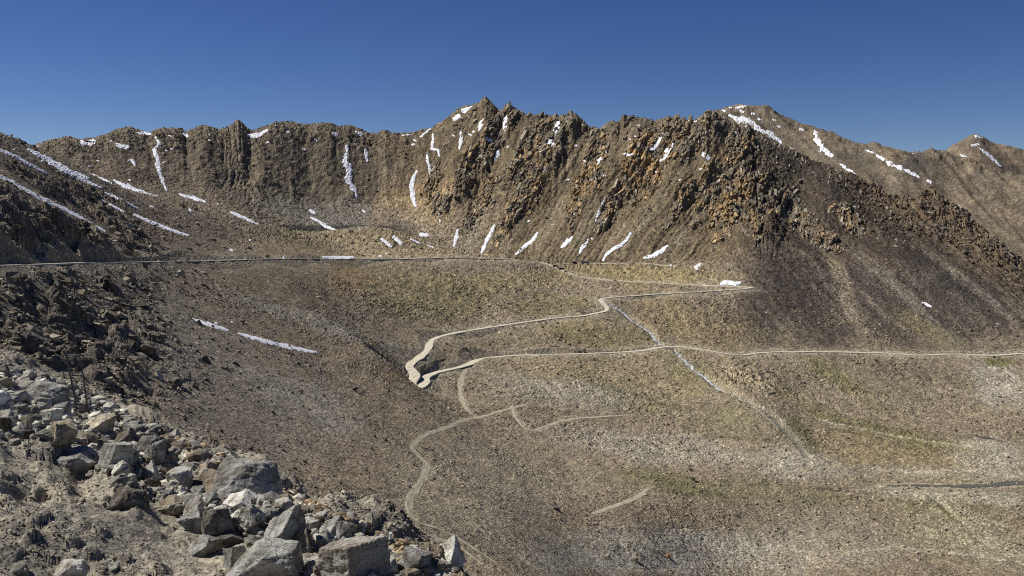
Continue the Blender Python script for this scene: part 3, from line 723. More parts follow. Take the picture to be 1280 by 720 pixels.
# mossy tint in flecks over the middle slopes
paint((sstep(0.15, 0.6, n_b) * np.exp(-((PX - 760) / 300) ** 2 - ((PY - 420) / 60) ** 2)) * 0.5, lin(102, 94, 60))
paint(strm * 0.65, lin(134, 127, 110))
paint((1 - sstep(3, 9, Dv)) * 0.7, lin(150, 140, 118))
paint(np.where(Dr < 30, np.exp(-((Dr - 5) / 7) ** 2), 0) * 0.45, lin(150, 138, 116))
for ln, w in track_lines:
    D, H = near_line(G, ln, 9)
    paint(np.where(D < 9, 1 - sstep(w * 0.6, w + 1.4, D), 0) * 0.5, lin(140, 127, 103))
col *= 1 + (np.array([0.05, 0.0, -0.07], np.float32) * np.clip(wall, 0, 1)[..., None]).astype(np.float32)
# single stones paler or darker than their neighbours
reg_v = sstep(620, 560, Y - 0.9 * (PX - 640)) * 0 + (1 - sstep(0.9, 1.0, wall)) * sstep(330, 470, PX + (PY - 450) * 0.4)
wn = white(ii, jj, 131)
col *= (0.6 + 0.8 * wn + (wn - 0.5) * 0.45 * reg_v)[..., None].astype(np.float32)
col *= np.where(white(ii, jj, 132) > 0.955, 1.75, 1.0)[..., None].astype(np.float32)
col *= (1 + 0.30 * wall * fabric * (1 - rightface) + 0.22 * rf * fbm((PX - 1.05 * PY) / 3.2 + n_b, (PX + PY) / 90, 3, 115))[..., None].astype(np.float32)
col *= (1 + 0.09 * n_b + 0.07 * n_a)[..., None].astype(np.float32)
col *= (1 + (0.22 - 0.16 * sstep(960, 1120, PX)[..., None] * sstep(500, 560, PY)[..., None]) * ((reg_v)[..., None])).astype(np.float32)
col = np.clip(col, 0.02, 0.75)

# four pieces of the setting cut from the one surface
verts = np.stack([G.X, G.Y, G.Z], -1).reshape(-1, 3)
reg = np.full(shape, 0)                                          # 0 valley
cl_u = ray(np.array(NEAR_CREST)[:, 0], np.array(NEAR_CREST)[:, 1])[0]
nearY = np.interp(G.u, cl_u, np.array(NEAR_CREST)[:, 2])[None]
footY = np.interp(G.u, ray(np.array([600, 660, 715, 800, 880, 935, 1000, 1150, 1300, 1500]), 330)[0], [1420, 1440, 1395, 1380, 1315, 1240, 1180, 1110, 1110, 1110])[None]
isM = np.where(BX < 600, Y > nearY * 1.12, Y > footY)
upperY = np.interp(G.u, ray(np.array(UPPER)[:14, 0], np.array(UPPER)[:14, 1])[0], np.array(UPPER)[:14, 2])[None]
reg[(~isM) & (BX < 620) & (Y > upperY)] = 2
reg[(reg == 0) & (~isM) & (Y < 620 - 0.55 * BX + 0.0 * BY)] = 2
reg[isM] = 1
fr = reg[:-1, :-1]
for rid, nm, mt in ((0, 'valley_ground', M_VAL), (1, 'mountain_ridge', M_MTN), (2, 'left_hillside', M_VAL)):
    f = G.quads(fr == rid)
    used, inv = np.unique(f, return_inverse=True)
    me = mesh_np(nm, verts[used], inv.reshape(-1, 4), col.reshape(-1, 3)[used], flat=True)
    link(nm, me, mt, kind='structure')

# ------------------------------------------------------------------ far mountains at right
def far_hill(name, sky_pts, D0, D1, drop, u0, u1, nc, nr, base, orange, seed, rough, tiltk):
    pts = []
    for p, y, d in sky_pts:
        pts += [(p, y, d), (p, y + 30, d * 1.08), (p, y + 45, d * 0.93), (p, y + 110, d * 0.82), (p, y + drop, d * 0.66)]
    pts = np.array(pts)
    g = Grid(pts, ray(u0, 200)[0], ray(u1, 200)[0], nc, nr, D0, D1, [(p, y) for p, y, d in sky_pts], [(p, y, d) for p, y, d in sky_pts], floor=0.3)
    c = g.bpx + tiltk * g.bpy
    d = rough * (8 * (ridged(c / 40, g.bpy / 160, 4, seed) - 0.5) + 3.5 * fbm(g.X / 35, g.Y / 35, 4, seed + 3))
    I, J = np.meshgrid(np.arange(g.nr), np.arange(g.nc), indexing='ij')
    w, v = worley(g.X / 16, g.Y / 24, seed + 5)
    skp = np.interp(g.u, ray(np.array(sky_pts)[:, 0], 170)[0], np.array(sky_pts)[:, 1])[None]
    cr = 1 - sstep(4, 28, g.bpy - skp)
    d += cr * 11 * (v - 0.55) * rough + (white(I, J, seed) - 0.5) * g.Y / F * 0.5
    g.Z = g.Z + d; g.finish()
    a = fbm(g.px / 50, g.py / 30, 4, seed + 7); b = fbm(c / 12, g.py / 70, 3, seed + 8)
    k = np.empty(g.X.shape + (3,), np.float32); k[:] = base
    k += (orange - k) * np.clip(sstep(-0.2, 0.5, a), 0, 1)[..., None] * 0.7
    k *= (1 + 0.22 * b + 0.12 * a)[..., None]
    k *= (0.78 + 0.44 * white(I, J, seed + 9))[..., None]
    return g, k
FAR = [(760, 190, 3000), (850, 165, 3000), (880, 153, 3000), (895, 140, 3000), (905, 136, 3000), (917, 132, 3000), (935, 129.5, 3000), (947, 133, 2990), (960, 136, 2980), (975, 143, 2960), (985, 145, 2940), (1000, 153, 2900), (1018, 160, 2850), (1040, 167, 2800), (1060, 175, 2760), (1075, 179, 2720), (1100, 183, 2660),
       (1110, 187, 2640), (1125, 189, 2600), (1137, 191, 2600), (1150, 191, 2600), (1160, 189, 2600), (1167, 187, 2600), (1180, 190, 2600), (1200, 198, 2560), (1225, 205, 2520), (1260, 216, 2460), (1300, 224, 2400), (1460, 250, 2300)]
GF, KF = far_hill('far_mountain', FAR, 1750, 3500, 240, 780, 1470, 480, 200, lin(106, 94, 78), lin(116, 100, 80), 200, 0.7, -0.9)
x, y = GF.px, GF.py
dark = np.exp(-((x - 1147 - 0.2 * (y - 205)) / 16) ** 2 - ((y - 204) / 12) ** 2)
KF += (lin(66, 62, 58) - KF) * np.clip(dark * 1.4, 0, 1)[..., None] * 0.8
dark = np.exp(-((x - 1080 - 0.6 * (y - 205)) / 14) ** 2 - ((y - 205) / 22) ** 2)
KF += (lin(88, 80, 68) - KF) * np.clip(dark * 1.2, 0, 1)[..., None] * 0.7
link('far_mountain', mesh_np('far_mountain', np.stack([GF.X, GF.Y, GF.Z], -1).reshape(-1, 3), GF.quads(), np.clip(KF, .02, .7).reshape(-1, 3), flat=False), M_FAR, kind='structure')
PEAK = [(1060, 270, 4600), (1120, 230, 4600), (1160, 203, 4600), (1180, 190, 4600), (1195, 180, 4600), (1208, 172, 4600), (1216, 168.5, 4600), (1226, 170, 4600), (1240, 177, 4600), (1260, 183, 4600), (1280, 188, 4600), (1340, 200, 4600), (1460, 230, 4600)]
GP, KP = far_hill('distant_peak', PEAK, 3300, 5200, 160, 1050, 1470, 260, 120, lin(112, 98, 80), lin(126, 108, 86), 300, 0.6, -0.8)
link('distant_peak', mesh_np('distant_peak', np.stack([GP.X, GP.Y, GP.Z], -1).reshape(-1, 3), GP.quads(), np.clip(KP, .02, .7).reshape(-1, 3), flat=False), M_FAR, kind='structure')
# plain that carries the land on to the horizon on all sides, far below the ridges
N = 48
ring = [(0, 0, -420)] + [(r * math.cos(a * 2 * math.pi / N), r * math.sin(a * 2 * math.pi / N), z) for r, z in ((4000, -420), (30000, -700)) for a in range(N)]
fc = [(0, 1 + a, 1 + (a + 1) % N) for a in range(N)]
fq = [(1 + a, 1 + N + a, 1 + N + (a + 1) % N, 1 + (a + 1) % N) for a in range(N)]
me = bpy.data.meshes.new('lowland_ground'); me.from_pydata(ring, [], fc + fq); me.update()
at = me.color_attributes.new('tint', 'FLOAT_COLOR', 'POINT'); at.data.foreach_set('color', np.tile(np.r_[lin(112, 100, 82), 1], len(ring)).astype(np.float32))
link('lowland_ground', me, M_FAR, kind='structure')

# ------------------------------------------------------------------ roads, tracks, water
def ribbon(name, line, hw, lift, mat, jag=0.25, seed=0, skirt=0.5, drape=False, **kw):
    L = np.asarray(line); n = len(L)
    z = L[:, 2].copy()
    for _ in range(6): z[1:-1] = 0.25 * z[:-2] + 0.5 * z[1:-1] + 0.25 * z[2:]
    t = np.gradient(L[:, :2], axis=0); t /= np.linalg.norm(t, axis=1)[:, None] + 1e-9
    nrm = np.c_[-t[:, 1], t[:, 0]]
    s = np.arange(n)
    hwv = hw if np.ndim(hw) else np.full(n, hw)
    a = hwv * (1 + jag * perlin(s / 5.0, s * 0 + seed + 0.5, seed)); b = hwv * (1 + jag * perlin(s / 5.0, s * 0 + seed + 7.5, seed + 1))
    rows = []
    for k, (off, dzv) in enumerate(((-1.12, -skirt), (-1, 0), (-0.45, 0.03), (0, 0.06), (0.45, 0.03), (1, 0), (1.12, -skirt))):
        w = a if off < 0 else b
        xy = L[:, :2] + nrm * (off * w)[:, None]
        zz = np.array([G.zat(*p) for p in xy]) if drape else z
        if drape: zz[1:-1] = 0.25 * zz[:-2] + 0.5 * zz[1:-1] + 0.25 * zz[2:]
        rows.append(np.c_[xy, zz + lift + dzv])
    V = np.stack(rows, 1).reshape(-1, 3); K = len(rows)
    i = np.arange(n - 1)[:, None] * K + np.arange(K - 1)[None]
    f = np.stack([i, i + 1, i + 1 + K, i + K], -1).reshape(-1, 4)[:, ::-1]
    return link(name, mesh_np(name, V, f), mat, kind='structure', **kw)
ribbon('upper_road', road_upper, 2.9, 0.14, M_ROAD, 0.3, 3)
wz = np.full(len(road_zig), 2.7)
pxz = proj(road_zig[:, 0] / road_zig[:, 1], road_zig[:, 2] / road_zig[:, 1])
wz += 1.2 * np.exp(-((pxz[0] - 528) / 26) ** 2 - ((pxz[1] - 468) / 22) ** 2) + 2.0 * np.exp(-((pxz[0] - 600) / 18) ** 2 - ((pxz[1] - 450) / 8) ** 2)
ribbon('switchback_road', road_zig, wz, 0.12, M_ROAD, 0.35, 5)
for k, (ln, w) in enumerate(track_lines):
    ln = ln.copy()
    ln[:, 2] = [G.zat(p[0], p[1]) for p in ln]
    e_ = np.arange(len(ln)); ribbon('dirt_track', ln, w * np.clip(np.minimum(e_, len(ln) - 1 - e_) / 8.0, 0.12, 1), 0.12, M_TRACK, 0.5, 11 + k, 0.35, True)

# stream: broken white water between stones
m, n, l, b = new_mat('white_water')
co = n.new('ShaderNodeTexCoord').outputs['Object']
t = noise_node(n, l, co, 0.35, 6, 0.7)
r = ramp(n, l, t.outputs[0], [(0.42, (0.09, 0.10, 0.10)), (0.55, (0.6, 0.62, 0.64)), (0.65, (0.85, 0.86, 0.88))])
l.new(r.outputs[0], b.inputs['Base Color']); b.inputs['Roughness'].default_value = 0.3
M_WATER = m
M_SILT = plain_mat('dark_silty_water', tuple(lin(88, 84, 77)), 0.7, 0, 0.5, 0.9)
M_BED = plain_mat('grey_stream_gravel', tuple(lin(112, 106, 92)), 0.9, 0, 0.4, 0.8)
for k, ln in enumerate(stream_lines[:2]):
    ln = ln.copy(); s = np.arange(len(ln))
    ln[:, 0] += 1.6 * perlin(s / 4.0, s * 0 + 0.5, 7 + k); ln[:, 2] = [G.zat(p[0], p[1]) for p in ln]
    ribbon('stream_water', ln, 1.05 * (1 + 0.9 * perlin(s / 3.0, s * 0 + 3.5, 9 + k)), 0.45, M_WATER, 0.3, 30 + k, 0.8)
ln = stream_lines[2].copy(); ln[:, 2] = [G.zat(p[0], p[1]) for p in ln]
s = np.arange(len(ln)); ln[:, 0] += 2.2 * perlin(s / 6.0, s * 0 + 0.5, 77); ln[:, 2] = [G.zat(p[0], p[1]) for p in ln]
ribbon('stream_bed', ln, 0.8, 0.12, M_BED, 0.8, 33, 0.6)
rl = river_line.copy(); rl[:, 2] = Hv.max() * 0 + [G.zat(p[0], p[1]) for p in rl]
s = np.linspace(0, 1, len(rl))
ribbon('river', rl, (0.3 + 4.6 * np.minimum(1, s * 2.0)) * (1 + 0.55 * perlin(np.arange(len(s)) / 1.7, s * 0 + 0.5, 91)), 0.3, M_SILT, 0.8, 40, 1.2)
ln2 = line_world([(1210, 543), (1228, 547), (1240, 549), (1256, 553)], 2.0, G); ln2[:, 2] = [G.zat(p[0], p[1]) for p in ln2]
ribbon('river', ln2, np.interp(np.linspace(0, 1, len(ln2)), [0, .4, 1], [0.6, 3.0, 0.6]), 0.3, M_SILT, 0.6, 43, 0.8)

# ------------------------------------------------------------------ snow patches
def blur(A, k):
    for _ in range(k):
        A = np.pad(A, 1, mode='edge'); A = (A[:-2, 1:-1] + A[2:, 1:-1] + A[1:-1, :-2] + A[1:-1, 2:] + 2 * A[1:-1, 1:-1]) / 6
    return A
def snow(pts, width, label, g=None, name='snow_patch', jag=0.38, thick=1.0, group=None, kind=None):
    g = g or G
    P = np.array(pts, float)
    hits = []
    for q in P:
        for off in (0, 1, 2, 3, -1):
            h = g.hit(q[0], q[1] + off, 150)
            if h: hits.append(h); break
    if not hits: return None
    rs = [h[3] for h in hits]; cs = [h[4] for h in hits]; ys = [h[1] for h in hits]
    mg = int(width) + 5
    r0, r1 = max(min(rs) - mg * 2, 0), min(max(rs) + mg * 2, g.nr - 1); c0, c1 = max(min(cs) - mg, 0), min(max(cs) + mg, g.nc - 1)
    if r1 - r0 < 2 or c1 - c0 < 2: return None
    up = 3
    def ups(A):
        a = A[r0:r1 + 1, c0:c1 + 1]
        R = np.linspace(0, a.shape[0] - 1, (a.shape[0] - 1) * up + 1); Cq = np.linspace(0, a.shape[1] - 1, (a.shape[1] - 1) * up + 1)
        i = np.clip(R.astype(int), 0, a.shape[0] - 2); f = (R - i)[:, None]
        a = a[i] * (1 - f) + a[i + 1] * f
        j = np.clip(Cq.astype(int), 0, a.shape[1] - 2); f = (Cq - j)[None]
        return a[:, j] * (1 - f) + a[:, j + 1] * f
    sl = np.s_[max(r0 - 4, 0):r1 + 5, max(c0 - 4, 0):c1 + 5]
    zb = g.Z.copy() if False else None
    Zs = blur(g.Z[sl], 7); Zl = g.Z.copy() if False else None
    full = np.zeros((1, 1))
    a0, b0 = max(r0 - 4, 0), max(c0 - 4, 0)
    sub = Zs[r0 - a0:r1 + 1 - a0, c0 - b0:c1 + 1 - b0]
    raw = g.Z[r0:r1 + 1, c0:c1 + 1]
    class _: pass
    def ups2(a):
        R = np.linspace(0, a.shape[0] - 1, (a.shape[0] - 1) * up + 1); Cq = np.linspace(0, a.shape[1] - 1, (a.shape[1] - 1) * up + 1)
        i = np.clip(R.astype(int), 0, a.shape[0] - 2); f = (R - i)[:, None]
        a = a[i] * (1 - f) + a[i + 1] * f
        j = np.clip(Cq.astype(int), 0, a.shape[1] - 2); f = (Cq - j)[None]
        return a[:, j] * (1 - f) + a[:, j + 1] * f
    x, y, zs, zr = ups(g.X), ups(g.Y), ups2(sub), ups2(raw)
    px, py = proj(x / y, zs / y)
    if len(P) == 1: P = np.vstack([P, P + [[0.5, 0]]])
    d = np.full(px.shape, 1e9)
    for p, q in zip(P[:-1], P[1:]):
        v = q - p; L = (v @ v) + 1e-9
        t_ = np.clip(((px - p[0]) * v[0] + (py - p[1]) * v[1]) / L, 0, 1)
        d = np.minimum(d, np.hypot(px - p[0] - t_ * v[0], py - p[1] - t_ * v[1]))
    seg = np.r_[0, np.cumsum(np.hypot(*np.diff(P, axis=0).T))]
    along = np.zeros(px.shape); dd = np.full(px.shape, 1e9)
    for k, (p, q) in enumerate(zip(P[:-1], P[1:])):
        v = q - p; t_ = np.clip(((px - p[0]) * v[0] + (py - p[1]) * v[1]) / ((v @ v) + 1e-9), 0, 1)
        e_ = np.hypot(px - p[0] - t_ * v[0], py - p[1] - t_ * v[1])
        along = np.where(e_ < dd, (seg[k] + t_ * (seg[k + 1] - seg[k])) / (seg[-1] + 1e-9), along); dd = np.minimum(dd, e_)
    hw = (0.88 * width / 2 + 0.25) * (0.45 + 0.75 * np.sin(np.pi * np.clip(along, 0.04, 0.96)) ** 0.7 if seg[-1] > 3 * width else 1.0 + 0 * along)
    nn = fbm(px / 6.0, py / 6.0, 2, 401 + int(P[0, 0]))
    m_ = hw * (1 + jag * 1.1 * nn) - d
    ymid = np.median(ys)
    ok = (m_ > -0.45) & (y > min(ys) * 0.9) & (y < max(ys) * 1.1)
    off = np.clip(m_ / np.maximum(hw, 1.5), -0.3, 0.5) * thick * y / F * 0.8
    z = np.maximum(zs, zr - 1.1 * y / F) + off + 0.25 * y / F
    fo = ok[:-1, :-1] & ok[1:, :-1] & ok[:-1, 1:] & ok[1:, 1:]
    if fo.sum() < 2: return None
    if kind != 'raw':                                            # one patch is one connected piece
        lab = np.where(fo, np.arange(1, fo.size + 1).reshape(fo.shape), 0)
        for _ in range(900):
            q = np.pad(lab, 1); nl = np.where(fo, np.max([lab, q[:-2, 1:-1], q[2:, 1:-1], q[1:-1, :-2], q[1:-1, 2:]], 0), 0)
            if (nl == lab).all(): break
            lab = nl
        ids, cn = np.unique(lab[lab > 0], return_counts=True); fo = lab == ids[cn.argmax()]
    i = np.arange(px.size).reshape(px.shape)
    f = np.stack([i[:-1, :-1], i[:-1, 1:], i[1:, 1:], i[1:, :-1]], -1)[fo]
    used, inv = np.unique(f, return_inverse=True)
    V = np.stack([x, y, z], -1).reshape(-1, 3)[used]
    if kind == 'raw': return V, inv.reshape(-1, 4)
    me = mesh_np(name, V, inv.reshape(-1, 4)); me.shade_smooth()
    return link(name, me, M_SNOW, label=label, cat='snow patch', group=group or 'snow patches left on the slopes')

SNOW = [
 ([(36, 187), (62, 201), (85, 213), (110, 223)], 6, 'broad white snow streak running down from the notch at the left skyline'),
 ([(70, 209), (88, 218), (103, 225), (127, 235)], 3.2, 'narrow snow streak just under the broad streak below the left notch'),
 ([(132, 241), (142, 246), (153, 250)], 2.6, 'short snow dash continuing the twin streaks of the left slope'),
 ([(156, 252), (172, 260)], 2, 'thin snow dash lowest of the chain on the left slope'),
 ([(-20, 178), (0, 187), (20, 196), (40, 207), (58, 216)], 2.8, 'upper snow streak crossing the left picture edge near the skyline'),
 ([(-40, 204), (0, 220), (20, 230), (38, 241), (60, 252), (85, 264), (110, 277), (131, 289)], 3.6, 'long thin snow streak across the dark left slope above the road'),
 ([(113, 217), (127, 223), (140, 229)], 2, 'fine snow line beside the broad left streak, under the dark ridge'),
 ([(143, 226), (155, 232), (165, 236), (180, 242), (197, 246)], 4.6, 'ragged snow strip above the junction of left slope and back wall'),
 ([(128, 250), (142, 258), (157, 266)], 1.8, 'faint dashed snow line between the long streak and the left chain'),
 ([(168, 268), (185, 276), (200, 282), (218, 289), (235, 294)], 3.2, 'slim tapering snow streak low on the left slope above the road line'),
 ([(103, 178), (109, 178.5), (116, 177)], 7, 'square snow patch on the left skyline saddle'),
 ([(147, 181), (152, 183), (159, 184)], 5, 'snow blotch under the rounded left summit'),
 ([(163, 200), (167, 202), (169, 207)], 3, 'hooked snow patch halfway down the back wall under the rounded left summit'),
 ([(195, 172), (199, 180), (193, 188), (197, 197), (197, 206), (200, 217), (204, 228), (208, 237)], 4.4, 'broken snow ladder in the gully of the left back wall'),
 ([(172, 166.5), (180, 166), (188, 167.5)], 3, 'flat snow cap on the crest beside the left gully'),
 ([(230, 166), (234, 170)], 4, 'snow wedge in the crest notch right of the left gully'),
 ([(225, 243), (240, 247), (256, 252)], 3.4, 'snow strip at the foot of the back wall below the dark buttress'),
 ([(283, 262), (300, 270), (322, 280)], 2.8, 'slanting snow strip on the scree under the dark buttress'),
 ([(310, 169), (318, 170), (326, 167), (334, 163)], 4.5, 'snow cornice in the gap right of the dark buttress'),
 ([(434, 183), (434, 192), (431, 202), (436, 209), (437, 220), (434, 223), (440, 233), (444, 239), (446, 245)], 7, 'large ragged snow band hanging down the middle of the back wall'),
 ([(457, 187), (458, 194), (459, 201)], 4, 'small upright snow patch right of the large ragged band'),
 ([(446, 166), (451, 168)], 5, 'snow blotch under the low crest left of the saddle'),
 ([(417, 167), (421, 169)], 4.5, 'snow blotch below the crest above the large ragged band'),
 ([(496, 167), (504, 168), (514, 167.5)], 2.6, 'thin snow rim along the saddle left of the pointed summit'),
 ([(521, 214), (517, 222), (515, 230), (515, 241), (517, 251), (520, 258)], 4.6, 'curved snow sickle on the tan slope below the saddle'),
 ([(541, 168), (541, 178), (540, 186), (548, 188), (549, 195)], 2.8, 'forked thin snow line above the curved sickle'),
 ([(534, 192), (534, 200), (537, 208), (537, 217)], 2.8, 'thin snow thread right above the curved sickle'),
 ([(526, 171), (532, 166), (538, 161)], 2.4, 'slanting snow line on the shoulder below the pointed summit'),
 ([(579, 138), (584, 136), (587, 133)], 6, 'bright snow patch just left of the pointed summit'),
 ([(568, 149), (573, 145)], 5, 'second snow patch down the shoulder left of the pointed summit'),
 ([(604, 149), (601, 156), (598, 163)], 4, 'snow finger directly below the pointed summit'),
 ([(576, 165), (576, 175), (574, 186)], 3.6, 'upright snow finger left of the rocky ribs'),
 ([(633, 146), (631, 155), (632, 166)], 5.5, 'snow patch in the cleft right of the pointed summit'),
 ([(606, 173), (610, 174), (614, 176)], 4.5, 'snow blotch among the rocks under the pointed summit'),
 ([(624, 187), (621, 195), (619, 200)], 3.8, 'snow sliver below the cleft right of the pointed summit'),
 ([(698, 153), (695, 159), (694, 164)], 4.5, 'snow flame just below the jagged crest pinnacles'),
 ([(686, 178), (690, 178), (692, 181)], 6, 'compact snow patch below the jagged crest pinnacles'),
 ([(826, 172), (822, 179), (816, 186), (810, 192)], 3.6, 'left one of the twin slanting snow slashes in the right rock gullies'),
 ([(841, 180), (835, 188), (831, 196), (825, 201)], 4.4, 'right one of the twin slanting snow slashes in the right rock gullies'),
 ([(781, 194), (786, 193), (790, 194)], 4.5, 'snow blotch between orange rocks left of the twin slashes'),
 ([(752, 198), (747, 203)], 4, 'small snow patch low in the rocks left of the orange outcrop'),
 ([(880, 194), (884, 196), (886, 198)], 5.5, 'snow patch on the pale face below the right crest knob'),
 ([(757, 248), (752, 258), (748, 266), (745, 276)], 2.8, 'beaded snow line on the scree below the orange outcrop'),
 ([(572, 287), (571, 296), (567, 308)], 3.6, 'short snow stroke at the wall foot right of the moraine knoll'),
 ([(618, 282), (613, 292), (608, 302), (602, 316)], 3.8, 'straight slanting snow stroke reaching the upper road'),
 ([(672, 291), (666, 300), (655, 309), (645, 318)], 3.4, 'bent snow stroke above the upper road end'),
 ([(715, 297), (708, 303), (702, 309)], 4.4, 'stubby snow stroke above the parked vehicles'),
 ([(734, 303), (727, 310), (725, 316)], 3.2, 'small hooked snow patch above the long shed'),
 ([(788, 292), (783, 300), (775, 307), (768, 311), (758, 318), (754, 325)], 3.6, 'zigzag snow stroke at the foot of the central slope'),
 ([(834, 308), (826, 314), (817, 320), (805, 322)], 4.4, 'snow tongue at the right end of the grassy terrace'),
 ([(870, 334), (875, 331)], 3.5, 'snow crumb at the edge of dark scree above the terrace'),
 ([(477, 299), (484, 304), (489, 308)], 3.8, 'left one of the snow dabs on top of the moraine knoll'),
 ([(493, 297), (497, 301), (501, 304)], 4.4, 'middle snow dab on top of the moraine knoll'),
 ([(514, 299), (524, 302), (533, 304), (542, 309)], 3.4, 'long curved snow strip on the right flank of the moraine knoll'),
 ([(527, 293), (533, 294)], 4.5, 'round snow dab behind the moraine knoll'),
 ([(389, 272), (398, 277), (408, 283), (423, 290)], 2.8, 'thin snow line on the grey scree bowl'),
 ([(388, 263), (393, 266)], 3, 'tiny snow dash above the thin line on the grey scree bowl'),
 ([(404, 321.5), (424, 322), (442, 321.8)], 2.6, 'flat snow bank along the upper side of the upper road'),
 ([(238, 399), (250, 402), (262, 406), (285, 413)], 3.6, 'upper half of the broken snow streak in the gravel gully'),
 ([(299, 417), (315, 422), (330, 426), (350, 431), (372, 436), (396, 441)], 4.2, 'lower half of the broken snow streak in the gravel gully'),
 ([(1153, 378.5), (1158, 380.5), (1164, 383)], 2.4, 'lone snow dash on the dark right slope'),
]
for pts, w, lb in SNOW:
    snow(pts, w, lb)
o = snow([(901, 355), (905, 353), (914, 353), (919, 355), (926, 353.5)], 4.5, 'thick snow wall beside the last bend of the zigzag road', thick=2.2, jag=0.25)
for pts, w, lb in [
    ([(913, 145), (925, 151), (935, 150), (945, 161)], 7, 'large mottled snowfield on the far summit'),
    ([(938, 152), (950, 163), (963, 168), (976, 178)], 5, 'lower lobe of the mottled snowfield on the far summit'),
    ([(920, 135), (935, 132)], 3, 'snow cap on the very top of the far summit'),
    ([(1019, 165), (1022, 175), (1028, 186), (1040, 195)], 6.5, 'bright snow chute on the far mountain shoulder'),
    ([(1050, 205), (1060, 212), (1068, 217)], 2.6, 'thin snow tail below the bright chute of the far mountain'),
    ([(1088, 190), (1100, 197), (1110, 203), (1122, 209), (1133, 214), (1148, 221)], 4, 'long slanting snow streak on the far mountain left of the dark scree'),
    ([(1160, 226), (1164, 229)], 3, 'snow dot at the end of the long far streak'),
    ([(1140, 191.5), (1147, 191)], 2, 'snow rim in the far saddle beside the dark scree')]:
    snow(pts, w, lb, GF, jag=0.8)
for pts, w, lb in [
    ([(1217, 170), (1228, 171.5)], 3, 'snow cap on the distant pointed peak'),
    ([(1225, 186), (1235, 193), (1243, 200), (1251, 208)], 3.2, 'snow couloir down the face of the distant peak'),
    ([(1201, 194), (1208, 197)], 2.6, 'snow dash low on the left side of the distant peak'),
    ([(1216, 182), (1223, 181)], 2.6, 'snow fleck below the cap of the distant peak')]:
    snow(pts, w, lb, GP, jag=0.5)
# flecks nobody could count
FLECK = [(48, 183), (83, 178), (18, 187), (154, 210), (160, 202), (122, 201), (137, 177), (166, 180), (212, 170), (262, 169), (263, 175), (259, 181), (272, 255), (160, 230), (162, 225), (277, 206), (337, 215), (345, 157), (335, 178), (375, 174), (395, 175), (380, 187), (360, 165), (517, 266), (455, 263),
         (518, 175), (516, 181), (560, 175), (566, 169), (592, 165), (588, 168), (640, 160), (616, 189), (634, 184), (644, 201), (659, 175), (673, 182), (676, 190), (681, 212), (680, 153), (697, 170), (720, 182), (757, 190), (768, 180), (793, 170), (788, 174), (797, 157), (801, 158), (861, 150), (868, 152), (892, 152), (873, 218),
         (876, 212), (851, 225), (883, 165), (947, 213), (768, 212), (755, 220), (742, 225), (675, 222), (661, 277), (740, 298), (735, 300), (808, 331), (839, 332), (870, 335), (355, 322), (345, 322.5), (198, 327), (476, 320), (550, 275), (551, 282), (548, 268), (270, 404), (290, 402), (1082, 408), (1067, 258), (963, 236), (921, 166), (706, 347), (206, 203), (208, 188), (214, 186), (100, 226), (112, 208),
         (52, 202), (190, 258), (210, 265), (222, 272), (237, 262), (246, 279), (216, 296), (290, 312), (312, 300), (700, 160), (650, 168), (665, 205), (600, 195), (585, 200), (560, 205), (820, 215), (730, 200), (710, 225)]
VV, FF, nv = [], [], 0
for fx, fy in FLECK[::2] + FLECK[1::4]:
    r_ = snow([(fx - rnd.uniform(0, 2), fy), (fx + rnd.uniform(0, 2.4), fy + rnd.uniform(-1.2, 1.8))], rnd.uniform(0.9, 2.0), None, kind='raw')
    if r_:
        VV.append(r_[0]); FF.append(r_[1] + nv); nv += len(r_[0])
FARF = [(905, 138), (913, 134), (928, 139), (942, 142), (950, 149), (935, 158), (956, 176), (965, 165), (903, 148), (990, 186), (968, 150), (975, 158), (1003, 162), (1012, 156), (1085, 188)]
for fx, fy in FARF:
    r_ = snow([(fx - 2, fy), (fx + 1, fy + 1)], rnd.uniform(2, 3.4), None, GF, kind='raw')
    if r_:
        VV.append(r_[0]); FF.append(r_[1] + nv); nv += len(r_[0])
link('snow', mesh_np('snow', np.vstack(VV), np.vstack(FF)), M_SNOW, kind='stuff')

# ------------------------------------------------------------------ scattered stones (nobody could count them)
ICO = bmesh.new(); bmesh.ops.create_icosphere(ICO, subdivisions=1, radius=1.0)
ico_v = np.array([v.co[:] for v in ICO.verts]); ico_f = np.array([[v.index for v in f.verts] for f in ICO.faces]); ICO.free()
tmpl = []
for k in range(14):
    v = ico_v.copy()
    for _ in range(4):
        nrm = rng.normal(size=3); nrm /= np.linalg.norm(nrm); dd = rng.uniform(0.35, 0.8)
        e = v @ nrm - dd; v -= np.where(e > 0, e, 0)[:, None] * nrm
    v *= rng.uniform(0.8, 1.2, (12, 1))
    tmpl.append(v * [1, rng.uniform(0.6, 1.1), rng.uniform(0.45, 0.9)])
cube_v = np.array([(x, y, z) for x in (-1, 1) for y in (-1, 1) for z in (-1, 1)], float)
cube_f = np.array([(0, 1, 3), (0, 3, 2), (4, 6, 7), (4, 7, 5), (0, 4, 5), (0, 5, 1), (2, 3, 7), (2, 7, 6), (0, 2, 6), (0, 6, 4), (1, 5, 7), (1, 7, 3)])
blk = []
for k in range(16):
    v = cube_v * (1 + 0.45 * (rng.random((8, 3)) - 0.5)); v[:, 1] *= 1 + 0.5 * rng.uniform(-1, 1) * v[:, 0] * 0.5; v[:, 2] *= 1 + 0.4 * rng.uniform(-1, 1) * v[:, 0] * 0.5
    blk.append(v)
